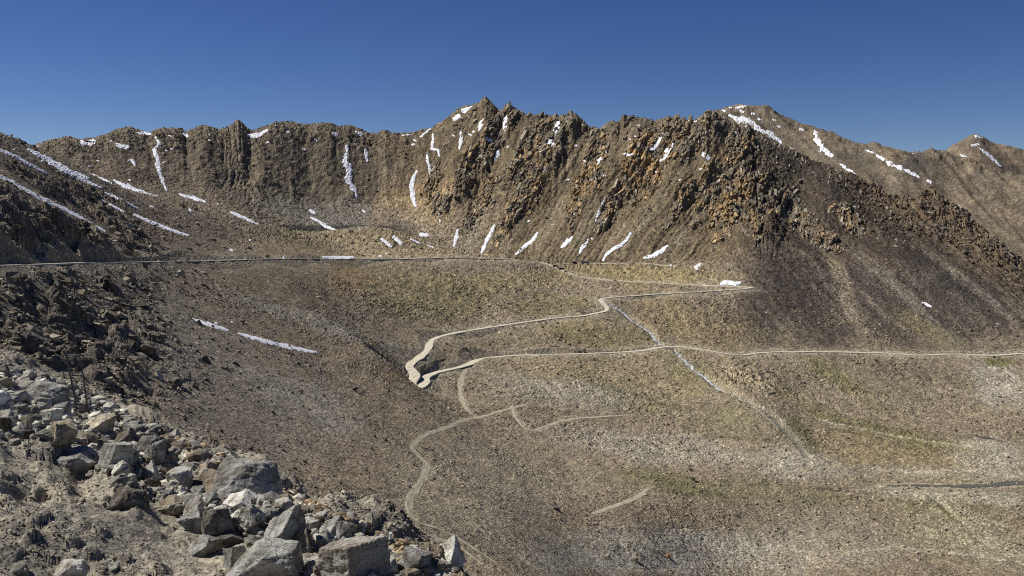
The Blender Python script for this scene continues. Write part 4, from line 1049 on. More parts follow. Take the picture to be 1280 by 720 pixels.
def scatter_blocks(name, P, size, mat, axis, spread, stretch=(1.5, 0.55, 0.6), sink=0.3):
    """angular blocks whose long side lies roughly along axis, the way the beds run"""
    n = len(P); T = np.array(blk)[rng.integers(0, len(blk), n)] * (np.array(stretch) * rng.uniform(0.7, 1.35, (n, 3)))[:, None]
    e1 = np.array(axis, float) + spread * rng.normal(size=(n, 3)); e1 /= np.linalg.norm(e1, axis=1)[:, None]
    e2 = np.cross(np.array([0, 0, 1.0]) + 0.5 * spread * rng.normal(size=(n, 3)), e1); e2 /= np.linalg.norm(e2, axis=1)[:, None]
    R = np.stack([e1, e2, np.cross(e1, e2)], -1)
    V = np.einsum('nij,nkj->nki', R, T) * size[:, None, None] + P[:, None]
    V[:, :, 2] += (size * (0.3 - sink))[:, None]
    Fc = (cube_f[None] + (np.arange(n) * 8)[:, None, None]).reshape(-1, 3)
    return link(name, mesh_np(name, V.reshape(-1, 3), Fc), mat, kind='stuff')
def scatter(name, P, size, mat, sink=0.38):
    n = len(P); T = np.array(tmpl)[rng.integers(0, len(tmpl), n)]
    a = rng.uniform(0, 2 * math.pi, n); b = rng.uniform(-0.5, 0.5, n)
    ca, sa, cb, sb = np.cos(a), np.sin(a), np.cos(b), np.sin(b)
    R = np.zeros((n, 3, 3)); R[:, 0, 0] = ca; R[:, 0, 1] = -sa * cb; R[:, 0, 2] = sa * sb; R[:, 1, 0] = sa; R[:, 1, 1] = ca * cb; R[:, 1, 2] = -ca * sb; R[:, 2, 1] = sb; R[:, 2, 2] = cb
    V = np.einsum('nij,nkj->nki', R, T) * size[:, None, None] + P[:, None]
    V[:, :, 2] += (size * (0.45 - sink))[:, None]
    Fc = (ico_f[None] + (np.arange(n) * 12)[:, None, None]).reshape(-1, 3)
    return link(name, mesh_np(name, V.reshape(-1, 3), Fc), mat, kind='stuff')
def pick(g, dens, n):
    p = np.where(g.vis & (g.px > -120) & (g.px < 1400) & (g.py < 735), dens, 0).ravel(); p = p / p.sum()
    k = rng.choice(p.size, n, p=p)
    return np.stack([g.X.ravel()[k], g.Y.ravel()[k], g.Z.ravel()[k]], -1), k
off_road = (Dr > 7) & (strm < 0.9)
for ln, w in track_lines:
    D, H = near_line(G, ln, 9); off_road &= D > w + 0.8
cl1 = np.clip(fbm(PX / 40, PY / 22, 3, 501) + 0.45, 0.03, 2)
dn = cl1 * off_road * (reg == 0) * sstep(330, 420, PY + 0.03 * PX)
dn *= 1 - 0.8 * np.exp(-((PX - 915) / 50) ** 2 - ((PY - 525) / 26) ** 2); dn *= 1 - 0.7 * np.exp(-((PX - 1120) / 110) ** 2 - ((PY - 565) / 30) ** 2)
dn += 1.3 * np.exp(-((PX - 640) / 60) ** 2 - ((PY - 385) / 25) ** 2) * off_road * (reg == 0) + 1.2 * np.exp(-((PX - 690) / 90) ** 2 - ((PY - 460) / 16) ** 2) * off_road
P_, k_ = pick(G, dn, 16500)
sz = P_[:, 1] / F * np.clip(rng.lognormal(0.02, 0.5, len(P_)), 0.5, 3.0)
scatter('valley_stones', P_, sz, M_STONE)
dn = np.clip(fbm(PX / 36, PY / 26, 3, 502) + 0.5, 0.03, 2) * off_road * (reg == 2) * (0.35 + 0.65 * (1 - sstep(250, 420, PX)))
P_, k_ = pick(G, dn, 9500)
sz = P_[:, 1] / F * np.clip(rng.lognormal(0.1, 0.6, len(P_)), 0.5, 5.0)
scatter('hillside_rubble', P_, sz, M_RUBBLE)
dn = off_road * np.clip(lo_left + 0.5 * left, 0, 1) * (PY > 275) * np.clip(fbm(PX / 40, PY / 30, 3, 503) + 0.3, 0.02, 2)
P_, k_ = pick(G, dn * (0.3 + 0.7 * calm), 3600)
sz = P_[:, 1] / F * np.clip(rng.lognormal(0.38, 0.55, len(P_)), 0.8, 5.5)
scatter_blocks('outcrop_rubble', P_, sz, M_OUTC, (0.8, 0.2, -0.4), 0.45, (1.3, 0.8, 0.6), 0.35)
nosnow = np.ones(shape)
for pts, w, lb in SNOW:
    for a_, b_ in zip(pts[:-1], pts[1:]):
        vx, vy = b_[0] - a_[0], b_[1] - a_[1]; t_ = np.clip(((PX - a_[0]) * vx + (PY - a_[1]) * vy) / (vx * vx + vy * vy + 1e-9), 0, 1)
        nosnow *= np.hypot(PX - a_[0] - t_ * vx, PY - a_[1] - t_ * vy) > w / 2 + 2.0
P_, k_ = pick(G, np.clip(rcrag, 0, 1) * (reg == 1) * nosnow * np.clip(fbm(PX / 16, PY / 12, 3, 504) + 0.4, 0.02, 2), 2200)
sz = P_[:, 1] / F * np.clip(rng.lognormal(-0.2, 0.5, len(P_)), 0.4, 2.4)
scatter_blocks('ridge_crag_rock', P_, sz, M_RUBBLE, (0.6, -0.5, -0.5), 0.35, (1.6, 0.6, 0.8), 0.5)
P_, k_ = pick(G, (oc * (1 - 0.6 * oro) + 0.16 * crag * (0.3 + 0.7 * (BX > 540))) * (reg == 1) * nosnow, 4800)
sz = P_[:, 1] / F * np.clip(rng.lognormal(-0.12, 0.5, len(P_)), 0.4, 2.8) * np.where(BX.ravel()[k_] < 540, 0.6, 1.0)
scatter_blocks('cliff_rock', P_, sz, M_OUTC, (-0.31, -0.8, -0.5), 0.18, (2.6, 0.55, 0.6), 0.75)
P_, k_ = pick(G, oro * (n_b + 0.3 * n_a > -0.1) * (reg == 1) * nosnow, 2400)
sz = P_[:, 1] / F * np.clip(rng.lognormal(-0.12, 0.5, len(P_)), 0.4, 2.6)
scatter_blocks('ochre_cliff_rock', P_, sz, M_OCHRE, (-0.31, -0.8, -0.5), 0.18, (2.6, 0.55, 0.6), 0.75)
dn = (0.5 + cl1) * (reg == 1) * (0.3 + centre + crag + rcrag + 0.5 * rightface)
P_, k_ = pick(G, dn, 5000)
sz = P_[:, 1] / F * np.clip(rng.lognormal(-0.15, 0.45, len(P_)), 0.4, 2.6)
scatter('mountain_scree', P_, sz, M_RUBBLE)

# ------------------------------------------------------------------ near roadside bank
EDGE = [(-260, 400, 62), (-120, 430, 52), (0, 459, 43), (60, 478, 40), (130, 508, 35), (210, 546, 29.5), (290, 582, 25.5), (350, 616, 22), (410, 645, 19), (480, 672, 16), (540, 704, 13.5), (585, 728, 12), (680, 780, 10), (800, 860, 8)]
bk = []
bk += EDGE + [(p, y + 20, Y * 1.10) for p, y, Y in EDGE] + [(p, y + 130, Y * 1.5) for p, y, Y in EDGE] + [(p, y + 230, Y * 2.4) for p, y, Y in EDGE]
bk += [(-260, 760, 8.4), (0, 740, 8.6), (150, 745, 8.8), (300, 750, 9.0), (450, 760, 9.2), (600, 800, 8.5), (800, 900, 7)]
bk += [(-260, 1100, 4.2), (0, 1100, 4.2), (300, 1100, 4.2), (600, 1100, 4.2), (800, 1150, 4)]
bk += [(-260, 600, 15), (-120, 600, 15), (0, 600, 15), (0, 540, 22), (0, 500, 29), (-120, 500, 27), (-260, 500, 25), (80, 560, 22), (80, 630, 14), (150, 680, 11.5), (150, 600, 18.5), (230, 640, 15.5), (230, 690, 12), (310, 680, 13.2), (380, 705, 12), (400, 670, 15.5), (470, 715, 12.2), (60, 520, 29)]
B = Grid(bk, ray(-200, 600)[0], ray(720, 600)[0], 460, 340, 3.9, 110, floor=0.4)
bi, bj = np.meshgrid(np.arange(B.nr), np.arange(B.nc), indexing='ij')
edY = np.interp(B.u, ray(np.array(EDGE)[:, 0], np.array(EDGE)[:, 1])[0], np.array(EDGE)[:, 2])[None]
w1, v1 = worley(B.X / 0.26, B.Y / 0.3, 601); w2, v2 = worley(B.X / 0.9, B.Y / 1.1, 602)
lumpy = sstep(-0.1, 0.35, fbm(B.X / 3.2, B.Y / 3.2, 3, 603) + 0.1)
d = 0.30 * fbm(B.X / 4, B.Y / 4, 4, 604) + lumpy * 0.20 * (dome(v2, w2) - 0.25) + (0.4 + 0.6 * lumpy) * (v1 ** 2) * dome(np.ones_like(w1), w1, 0.5) * 0.16 + (white(bi, bj, 605) - 0.5) * B.Y / F * 0.5
d += 0.35 * ridged((B.X * 0.8 + B.Y * 0.35) / 2.4, (B.Y * 0.8 - B.X * 0.3) / 6, 3, 606) * sstep(11, 15, B.Y)
B.Z = B.Z + d * (1 - 0.0 * B.Y)
B.finish()
bc = np.empty(B.X.shape + (3,), np.float32); bc[:] = lin(138, 129, 113)
na = fbm(B.X / 2.5, B.Y / 3.5, 4, 611)
bc += (lin(116, 108, 96) - bc) * sstep(0, 0.5, na)[..., None] * 0.8
bc += (lin(158, 145, 121) - bc) * (sstep(0.05, 0.5, -na) * (1 - sstep(11.5, 14, B.Y)))[..., None] * 0.8
bc += (lin(104, 90, 72) - bc) * sstep(0.88, 0.98, B.Y / edY)[..., None] * 0.85
tr_ = np.interp(B.px, np.array(EDGE)[:, 0], np.array(EDGE)[:, 1])
bc += (lin(110, 106, 98) - bc) * ((B.py > tr_ - 4) * (1 - sstep(60, 110, B.py - tr_)))[..., None] * 0.8
bc *= (0.8 + 0.4 * white(bi, bj, 612))[..., None]
link('roadside_bank', mesh_np('roadside_bank', np.stack([B.X, B.Y, B.Z], -1).reshape(-1, 3), B.quads(), bc.reshape(-1, 3), flat=False), M_BANK, kind='structure')
dn = (0.25 + lumpy) * (B.Y < edY * 1.12) * (0.6 + 1.5 * sstep(0.85, 1.0, B.Y / edY))
P_, k_ = pick(B, dn, 12500)
sz = P_[:, 1] / F * np.clip(rng.lognormal(0.2, 0.5, len(P_)), 0.5, 4.2)
scatter('bank_gravel', P_, sz, M_GRAVEL)
eu = ray(np.array(EDGE)[:, 0], np.array(EDGE)[:, 1])[0]
toprow = np.interp(B.px, np.array(EDGE)[:, 0], np.array(EDGE)[:, 1])
band = (B.py > toprow - 3) * (1 - sstep(50, 105, B.py - toprow)) * (0.5 + 0.5 * sstep(-0.3, 0.2, fbm(B.X / 1.5, B.Y / 1.5, 2, 641)))
P_, k_ = pick(B, band, 5200)
sz = P_[:, 1] / F * np.clip(rng.lognormal(1.6, 0.45, len(P_)), 2.4, 11.0)
scatter('heap_rubble', P_, sz, M_HEAP, 0.1)
P_, k_ = pick(B, (B.py > toprow - 6) * (1 - sstep(8, 30, B.py - toprow)) * sstep(150, 220, B.px), 1500)
sz = P_[:, 1] / F * np.clip(rng.lognormal(1.25, 0.45, len(P_)), 1.6, 8.0)
scatter('tan_rubble', P_, sz, M_TANRUB, 0.1)

# ------------------------------------------------------------------ boulders
def ico_dirs(sub):
    b = bmesh.new(); bmesh.ops.create_icosphere(b, subdivisions=sub, radius=1.0)
    v = np.array([q.co[:] for q in b.verts]); f = np.array([[q.index for q in x.verts] for x in b.faces]); b.free()
    return v, f
D4, F4 = ico_dirs(5); D3, F3 = ico_dirs(4)
def noise3(v, s, seed):
    return (perlin(v[:, 0] * s + seed, v[:, 1] * s, seed) + perlin(v[:, 1] * s + 9, v[:, 2] * s + seed, seed + 1) + perlin(v[:, 2] * s + 5, v[:, 0] * s, seed + 2)) / 3
def boulder_mesh(name, planes, seed, big=True, rough=0.05):
    v, f = (D4, F4) if big else (D3, F3)
    n = np.array([p[:3] for p in planes], float); n /= np.linalg.norm(n, axis=1)[:, None]; d = np.array([p[3] for p in planes])
    k = v @ n.T
    r = np.where(k > 0.02, d[None] / np.maximum(k, 0.02), 9).min(1)
    r = np.minimum(r, 1.9)
    p = v * r[:, None]
    p = p * (1 + rough * 1.5 * noise3(p, 2.0, seed) + rough * 0.9 * noise3(p, 5.0, seed + 4) + rough * 0.5 * noise3(p, 12.0, seed + 8))[:, None]
    lo, hi = p.min(0), p.max(0)
    p = (p - (lo + hi) / 2) / (hi - lo)                          # unit box, scaled where it stands
    return mesh_np(name, p, f)
def rand_planes(r, n=11):
    out = []
    for _ in range(n):
        a = r.uniform(0, 2 * math.pi); z = r.uniform(-0.9, 0.95); s = math.sqrt(1 - z * z)
        out.append((s * math.cos(a), s * math.sin(a), z, r.uniform(0.62, 1.0)))
    out += [(0, 0, -1, 0.7), (0, 0, 1, r.uniform(0.6, 0.9))]
    return out
BLOCK = [(-0.80, -0.58, 0.14, .58), (0.55, -0.83, 0.0, .52), (0, 0.12, 1, .55), (0.8, 0.6, 0, .85), (-0.6, 0.8, 0, .8), (0, 0, -1, .6)]
WEDGE = [(-0.66, -0.42, 0.62, .5), (0.85, -0.5, -0.15, .55), (0.1, -0.97, -0.1, .72), (0.1, 1, 0.2, .8), (0, 0, -1, .6), (-0.9, 0.3, 0, .95)]
PYR = [(-0.62, -0.62, 0.42, .42), (0.85, -0.2, 0.35, .42), (0.75, -0.62, 0.1, .45), (0.1, 0.95, 0.4, .45), (0, 0, -1, .6), (0.5, -0.8, 0.1, .62)]
SLAB = [(-0.35, -0.2, 0.95, .40), (0.2, -0.9, 0.2, .75), (0.9, -0.3, 0.1, .9), (-0.95, 0.1, 0.1, .95), (0, 1, 0, .8), (0, 0, -1, .4), (0.55, -0.1, 0.85, .5)]
DOME = [(-0.6, -0.45, 0.65, .72), (0.6, -0.5, 0.6, .74), (0, 0.1, 1, .7), (0.3, -0.95, 0.05, .82), (-0.9, 0.1, 0.2, .86), (0.9, 0.2, 0.2, .88), (0, 1, 0.2, .8), (0, 0, -1, .6), (-0.2, -0.8, 0.6, .78), (0.25, -0.3, 0.92, .74)]
SHP = {'block': BLOCK, 'wedge': WEDGE, 'pyr': PYR, 'slab': SLAB, 'dome': DOME}
GR = 'boulders heaped along the edge of the roadside bank'
def place(me_or, px, py, w, h, mat, label=None, depth=0.8, rot=0.0, tilt=0.0, name='boulder', group=GR, g=None, sink=0.12, own=None):
    """a boulder whose picture is about w x h pixels with its middle at px, py"""
    g = g or B
    hit = g.hit(px, py + h * 0.36)
    if hit is None: return None
    x, y, z = hit[:3]
    k = y / F
    o = bpy.data.objects.new(name, me_or); C.objects.link(o)
    sxx, szz = w * k, h * k * 1.12
    o.location = (x, y + 0.12 * sxx, z - sink * szz + szz * 0.40)
    o.scale = (sxx, sxx * depth, szz)
    o.rotation_euler = (0, tilt, rot)
    o['label'] = label or 'angular broken stone in the heap along the bank edge'
    o['category'] = 'boulder'; o['group'] = group
    return o
HERO = [
 # px, py, w, h, shape, material, rot, tilt, label
 (307, 607, 96, 54, 'dome', M_GREY, 0.25, 0.22, 'largest grey boulder with a rounded back, upper right of the heap'),
 (262, 610, 66, 38, 'wedge', M_TAN, 0.1, 0.15, 'tan wedge boulder leaning against the largest grey boulder'),
 (300, 632, 62, 26, 'slab', M_PALE, 0.0, 0.1, 'bright white slab lying under the largest grey boulder'),
 (272, 655, 44, 40, 'dome', M_DARK, 0.4, 0.0, 'dark rounded boulder in shade below the white slab'),
 (352, 660, 66, 56, 'wedge', M_GREY, 0.0, -0.1, 'tall grey slanting boulder with a sharp dark right edge'),
 (376, 682, 40, 42, 'pyr', M_TAN, 0.3, 0.0, 'brown pointed boulder before the tall slanting one'),
 (440, 697, 100, 50, 'block', M_PALE, 0.38, 0.0, 'big square cut block with pale left face and black right face'),
 (326, 705, 96, 42, 'dome', M_GREY, -0.2, 0.0, 'rough dark grey boulder at the bottom edge of the heap'),
 (292, 696, 30, 33, 'block', M_GREY, 0.35, 0.0, 'small cubic grey block standing on bare gravel'),
 (252, 682, 46, 22, 'wedge', M_GREY, 0.1, 0.0, 'low grey wedge left of the small cubic block'),
 (397, 712, 44, 26, 'dome', M_PALE, 0.0, 0.0, 'pale lumpy boulder at the bottom left of the square block'),
 (384, 703, 30, 18, 'dome', M_TAN, 0.3, 0.0, 'tan lumpy stone on top of the pale lumpy boulder'),
 (562, 688, 40, 40, 'pyr', M_PALE, -0.1, 0.0, 'pale pointed boulder standing alone at the right end of the heap'),
 (507, 700, 26, 32, 'pyr', M_PALE, 0.5, 0.1, 'pale triangular stone left of the lone pointed boulder'),
 (534, 690, 16, 28, 'wedge', M_TAN, 0.2, 0.0, 'thin upright flake close left of the lone pointed boulder'),
 (462, 650, 17, 22, 'pyr', M_PALE, 0.0, 0.0, 'pale spike shaped stone on the rim above the square block'),
 (411, 660, 32, 30, 'wedge', M_GREY, 0.1, 0.0, 'light grey boulder right of the tall slanting one'),
 (433, 664, 26, 22, 'block', M_TAN, 0.3, 0.0, 'squat tan boulder behind the square block'),
 (480, 680, 24, 16, 'slab', M_TAN, 0.0, 0.0, 'flat tan stone at the right shoulder of the square block'),
 (185, 562, 42, 32, 'dome', M_GREY, 0.0, 0.1, 'dark grey boulder with a pale left edge, middle of the heap'),
 (144, 569, 42, 34, 'block', M_GREY, 0.2, 0.15, 'bluish grey block on the lower side of the deep black hollow'),
 (160, 551, 42, 26, 'slab', M_DARK, 0.2, 0.1, 'dark slab roofing the deep black hollow'),
 (95, 574, 60, 20, 'slab', M_GREY, 0.1, 0.2, 'long flat grey slab left of the bluish block'),
 (150, 584, 22, 16, 'wedge', M_PALE, 0.1, 0.1, 'white cracked stone below the bluish block'),
 (182, 590, 34, 28, 'pyr', M_PALE, 0.3, 0.0, 'white peaked stone below the dark grey boulder'),
 (206, 579, 26, 22, 'dome', M_TAN, 0.0, 0.0, 'tan topped stone right of the white peaked stone'),
 (253, 588, 24, 18, 'wedge', M_TAN, 0.2, 0.0, 'small tan stone behind the tan wedge boulder'),
 (160, 625, 48, 24, 'dome', M_DARK, 0.1, 0.2, 'dark flat boulder half buried in the gravel slope'),
 (212, 634, 40, 20, 'slab', M_TAN, 0.0, 0.1, 'flat tan slab overhanging a shaded hollow'),
 (240, 640, 34, 42, 'wedge', M_PALE, 0.4, 0.0, 'pale upright broken boulder left of the dark rounded one'),
 (120, 530, 44, 26, 'wedge', M_TAN, 0.1, 0.1, 'brown boulder with a white top near the leaning poles'),
 (106, 508, 20, 15, 'dome', M_PALE, 0.0, 0.0, 'pale round stone at the foot of the leaning poles'),
 (83, 513, 30, 18, 'slab', M_PALE, 0.1, 0.2, 'white slab just left of the leaning poles'),
 (56, 493, 54, 26, 'dome', M_GREY, 0.0, 0.2, 'broad grey boulder with a pale back left of the poles'),
 (62, 520, 30, 20, 'block', M_PALE, 0.6, 0.1, 'pale square stone below the broad grey boulder'),
 (22, 487, 52, 16, 'slab', M_PALE, 0.0, 0.35, 'long pale slab tilted beside the left picture edge'),
 (11, 462, 30, 12, 'slab', M_PALE, 0.0, 0.1, 'topmost flat pale slab at the left picture edge'),
 (32, 470, 22, 14, 'wedge', M_GREY, 0.2, 0.0, 'small grey wedge right of the topmost flat slab'),
 (48, 480, 26, 14, 'wedge', M_PALE, 0.0, 0.1, 'white edged stone behind the broad grey boulder'),
 (8, 505, 22, 16, 'wedge', M_GREY, 0.3, 0.1, 'grey stone at the picture edge under the tilted pale slab'),
 (5, 525, 34, 22, 'slab', M_PALE, 0.1, 0.2, 'pale slab casting the long shadow on the gravel slope'),
 (38, 528, 30, 22, 'dome', M_DARK, 0.2, 0.0, 'dark brown stone between the pale slabs at left'),
 (90, 548, 36, 14, 'slab', M_TAN, 0.1, 0.1, 'thin tan slab above the long flat grey slab'),
 (88, 712, 40, 20, 'dome', M_PALE, 0.0, 0.0, 'pale rounded boulder alone on the gravel at the bottom left'),
 (140, 708, 18, 13, 'wedge', M_GREY, 0.6, 0.2, 'sharp grey flake right of the lone rounded boulder'),
 (22, 712, 26, 14, 'dome', M_PALE, 0.2, 0.0, 'half buried pale stone in the bottom left corner'),
 (345, 640, 22, 16, 'dome', M_TAN, 0.0, 0.0, 'tan round stone right of the largest grey boulder'),
 (342, 622, 30, 18, 'dome', M_TAN, 0.0, 0.0, 'brown stone at the lower tip of the largest grey boulder'),
 (338, 644, 24, 20, 'pyr', M_PALE, 0.2, 0.0, 'white knobbly stone before the tall slanting boulder'),
 (318, 650, 22, 16, 'dome', M_GREY, 0.2, 0.0, 'striped grey cobble below the white slab'),
 (478, 710, 40, 20, 'dome', M_PALE, 0.2, 0.0, 'pale cobble at the lower right corner of the square block'),
 (530, 712, 50, 18, 'slab', M_TAN, 0.1, 0.1, 'rough tan slab in front of the lone pointed boulder'),
 (384, 604, 20, 12, 'slab', M_TAN, 0.1, 0.1, 'flat tan stone on the outer rim of the heap'),
 (283, 668, 60, 22, 'slab', M_DARK, 0.1, 0.1, 'dark slab in the shaded trench above the small cubic block'),
]
for k, (px, py, w, h, s, mt, ro, ti, lb) in enumerate(HERO):
    r_ = random.Random(100 + k)
    pl = [(a + r_.uniform(-.12, .12), b_ + r_.uniform(-.12, .12), c_ + r_.uniform(-.12, .12), d_ * r_.uniform(.9, 1.1)) for a, b_, c_, d_ in SHP[s]]
    for _ in range(5):
        a = r_.uniform(0, 6.28); zz = r_.uniform(-0.2, 0.9); q = math.sqrt(1 - zz * zz); pl.append((q * math.cos(a), q * math.sin(a), zz, r_.uniform(0.85, 1.05)))
    me = boulder_mesh('boulder', pl, 900 + k, w > 38, 0.085); me.materials.append(mt)
    place(me, px, py, w, h, mt, lb, rot=ro, tilt=ti, depth=0.85)
pool = []
for k in range(24):
    r_ = random.Random(300 + k)
    me = boulder_mesh('boulder', rand_planes(r_), 1200 + k, False, 0.09)
    me.materials.append((M_GREY, M_GREY, M_PALE, M_DARK, M_GREY, M_TAN)[k % 6]); pool.append(me)
import re
HN = []
for q in HERO:
    w_ = re.split(r",| with | in | before | at | lying | leaning | standing | left | right | under | below | behind | near | above | of the heap| close | on | casting | between | overhanging | roofing | beside | tilted | resting", q[8])[0]
    HN.append((q[0], q[1], w_ if re.search('boulder|stone|slab|block|flake|cobble|wedge', w_) else w_ + ' stone'))
HN = [(a, b_, n_) for a, b_, n_ in HN if sum(n_ == m_[2] for m_ in HN) == 1]
taken = set()
def heap_label(px, py, w, h, mname):
    size_ = 'tiny' if w < 10 else 'small' if w < 14 else 'middling' if w < 19 else 'larger'
    form_ = 'flat' if h / w < 0.56 else 'squat' if h / w < 0.75 else 'upright' if h / w > 0.92 else 'angular'
    for a, b_, n_ in sorted(HN, key=lambda q: math.hypot(q[0] - px, q[1] - py))[:12]:
        dx, dy = px - a, py - b_
        side = ('right of' if dx > 0 else 'left of') if abs(dx) > abs(dy) else ('in front of' if dy > 0 else 'behind')
        t_ = f'{size_} {form_} {mname} stone {side} the {n_}'
        if t_ not in taken and len(t_.split()) <= 16: taken.add(t_); return t_
    return t_
cnt = 0
eu = ray(np.array(EDGE)[:, 0], np.array(EDGE)[:, 1])[0]
ex, ey = np.array(EDGE)[:, 0], np.array(EDGE)[:, 1]
while cnt < 246:
    px = rnd.uniform(-40, 585)
    top = float(np.interp(px, ex, ey))
    depth_ = abs(rnd.gauss(0, 0.5)) if rnd.random() < 0.55 else rnd.uniform(0, 1.0)
    if depth_ > 1.5: continue
    py = top + 3 + depth_ * (88 - 0.03 * px)
    if py > 722: continue
    size = rnd.choice((10, 11, 12, 13, 14, 15, 16, 17, 18, 20, 22, 26, 30)) * (0.75 + 0.4 * (py - 450) / 270)
    me = pool[rnd.randrange(24)]
    mname = me.materials[0].name.split('_')[0]
    bw, bh = size * rnd.uniform(0.9, 1.4), size * rnd.uniform(0.6, 1.0)
    o = place(me, px, py, bw, bh, None, heap_label(px, py, bw, bh, mname), depth=rnd.uniform(0.7, 1.1), rot=rnd.uniform(0, 6.28), tilt=rnd.uniform(-.3, .3))
    if o: cnt += 1
# a few large blocks out in the basin
BASIN = [(864, 587, 7, 5, 'dark block alone on the pale gravel of the valley floor'), (866, 599, 8, 6, 'larger of the two dark blocks alone on the valley floor'), (372, 454, 8, 4, 'dark flat block on the gravel below the lower snow streak'),
         (443, 486, 12, 5, 'dark flat block on the scree left of the hairpins'), (645, 591, 8, 5, 'dark block on the rubble slope right of the footpath'), (695, 636, 9, 5, 'dark block on the reddish gravel below the footpath'), (220, 478, 22, 10, 'big dark block low on the shaded left hillside'),
         (185, 437, 20, 13, 'dark brown block in the left hillside below the snow streak'), (723, 438.6, 5, 3.5, 'first of two dark rocks beside the lower road'), (730, 438, 5, 4, 'second of two dark rocks beside the lower road'), (795, 700, 9, 4, 'dark flat block near the bottom of the gravel fan')]
for k, (px, py, w, h, lb) in enumerate(BASIN):
    me = pool[3 + 6 * (k % 4)]
    place(me, px, py, w, h, None, lb, g=G, group='blocks lying out in the basin', rot=k * 1.3, sink=0.1)
m_or = rock_mat('orange_stone', tuple(lin(120, 78, 30)), tuple(lin(180, 124, 48)), tuple(lin(205, 150, 70)), 1.0)
me = boulder_mesh('boulder', DOME, 1500, False, 0.05); me.materials.append(m_or)
place(me, 835, 695, 7.5, 4.6, None, 'rounded orange boulder alone on the grey gravel fan', g=G, group='blocks lying out in the basin')
place(me, 578, 690, 4.5, 5, None, 'small orange stone on the slope right of the lone pointed boulder', g=G, group='blocks lying out in the basin', rot=1.0)

# ------------------------------------------------------------------ leaning steel poles, marker posts
M_STEEL = plain_mat('weathered_steel', tuple(lin(92, 92, 90)), 0.6, 0.3, 0.3, 3)
def tube(p, q, r0, r1, n=10):
    b = bmesh.new(); p, q = Vector(p), Vector(q); ax = (q - p).normalized(); s = ax.orthogonal().normalized(); t = ax.cross(s)
    A = [b.verts.new(p + (s * math.cos(2 * math.pi * k / n) + t * math.sin(2 * math.pi * k / n)) * r0) for k in range(n)]
    E = [b.verts.new(q + (s * math.cos(2 * math.pi * k / n) + t * math.sin(2 * math.pi * k / n)) * r1) for k in range(n)]
    for k in range(n): b.faces.new((A[k], A[(k + 1) % n], E[(k + 1) % n], E[k]))
    b.faces.new(A[::-1]); b.faces.new(E)
    return b
h = B.hit(107, 516); PY0 = h[1] * 1.0
org = Vector(h[:3])
root = link('pole_frame', None, label='pair of thin leaning steel poles joined by a crossbar beside the boulders', cat='pole frame')
root.location = org
def rel(px, py, dy=0.0): return Vector(W(px, py, PY0 + dy)) - org
bm_link('pole', tube(rel(98, 520), rel(82, 441), 0.03, 0.025), M_STEEL, root)
bm_link('pole', tube(rel(111, 520), rel(103.5, 467), 0.03, 0.024), M_STEEL, root)
bm_link('pole_top', tube(rel(103.5, 468), rel(99, 443), 0.022, 0.02), M_STEEL, root)
bm_link('crossbar', tube(rel(90, 469.5), rel(104.5, 468.5), 0.02, 0.02), M_STEEL, root)
bm_link('crossbar', tube(rel(82.5, 443), rel(99.5, 444), 0.018, 0.018), M_STEEL, root)
bm_link('brace', tube(rel(91, 468), rel(99.5, 454), 0.014, 0.014), M_STEEL, root)
M_WPAINT = plain_mat('white_painted_post', (0.7, 0.7, 0.68), 0.6, 0, 0.1)
for px, p0, p1, mt, lb in ((533.5, 690, 672, M_STEEL, 'short grey marker post on the rim left of the lone pointed boulder'), (487, 678, 665, M_WPAINT, 'white marker stake on the rim above the flat tan stone'), (471, 690, 674, M_WPAINT, 'white marker stake at the right corner of the square block')):
    h = B.hit(px, min(p0 + 4, 718)); o3 = Vector(h[:3])
    r_ = link('marker_post', None, label=lb, cat='marker post', group='posts along the bank rim'); r_.location = o3
    up = (p0 - p1 + 4) * h[1] / F
    bm_link('post', tube((0, 0, -0.15), (0.02, 0, up * 0.82), 0.022, 0.02), mt, r_)
    bm_link('post_cap', tube((0.02, 0, up * 0.82 + 0.002), (0.02, 0, up), 0.027, 0.024), mt, r_)

# ------------------------------------------------------------------ parked vehicles and shed at the road end
def mat_paint(nm, c): 
    m = plain_mat(nm, c, 0.4, 0, 0.08); return m
P_BLACK = mat_paint('dark_paint', tuple(lin(44, 46, 50))); P_GREEN = mat_paint('army_green_paint', tuple(lin(60, 66, 50))); P_WHITE = mat_paint('white_paint', (0.75, 0.75, 0.73)); P_BROWN = mat_paint('brown_canvas', tuple(lin(106, 86, 66)))
P_GLASS = plain_mat('dark_glass', (0.03, 0.035, 0.04), 0.15, 0, 0.1); P_TYRE = plain_mat('tyre_rubber', (0.025, 0.025, 0.026), 0.9, 0, 0.2)
def boxm(b, x0, x1, y0, y1, z0, z1, top=1.0, tx=0.0):
    cx, cy = (x0 + x1) / 2, (y0 + y1) / 2
    lo = [b.verts.new(v) for v in ((x0, y0, z0), (x1, y0, z0), (x1, y1, z0), (x0, y1, z0))]
    hi = [b.verts.new((cx + (x - cx) * top + tx, cy + (y - cy) * (0.5 + 0.5 * top), z1)) for x, y in ((x0, y0), (x1, y0), (x1, y1), (x0, y1))]
    b.faces.new(lo[::-1]); b.faces.new(hi)
    for k in range(4): b.faces.new((lo[k], lo[(k + 1) % 4], hi[(k + 1) % 4], hi[k]))
    return b
def bev(b, w=0.06):
    bmesh.ops.bevel(b, geom=b.edges[:], offset=w, segments=2, affect='EDGES'); return b
def wheel(parent, x, y, r):
    s = 1 if y > 0 else -1
    t = bm_link('wheel', tube((x, y - 0.12, r), (x, y + 0.12, r), r, r, 16), P_TYRE, parent)
    bm_link('rim', tube((x, y + s * 0.121, r), (x, y + s * 0.14, r), r * 0.55, r * 0.5, 12), M_STEEL, t)
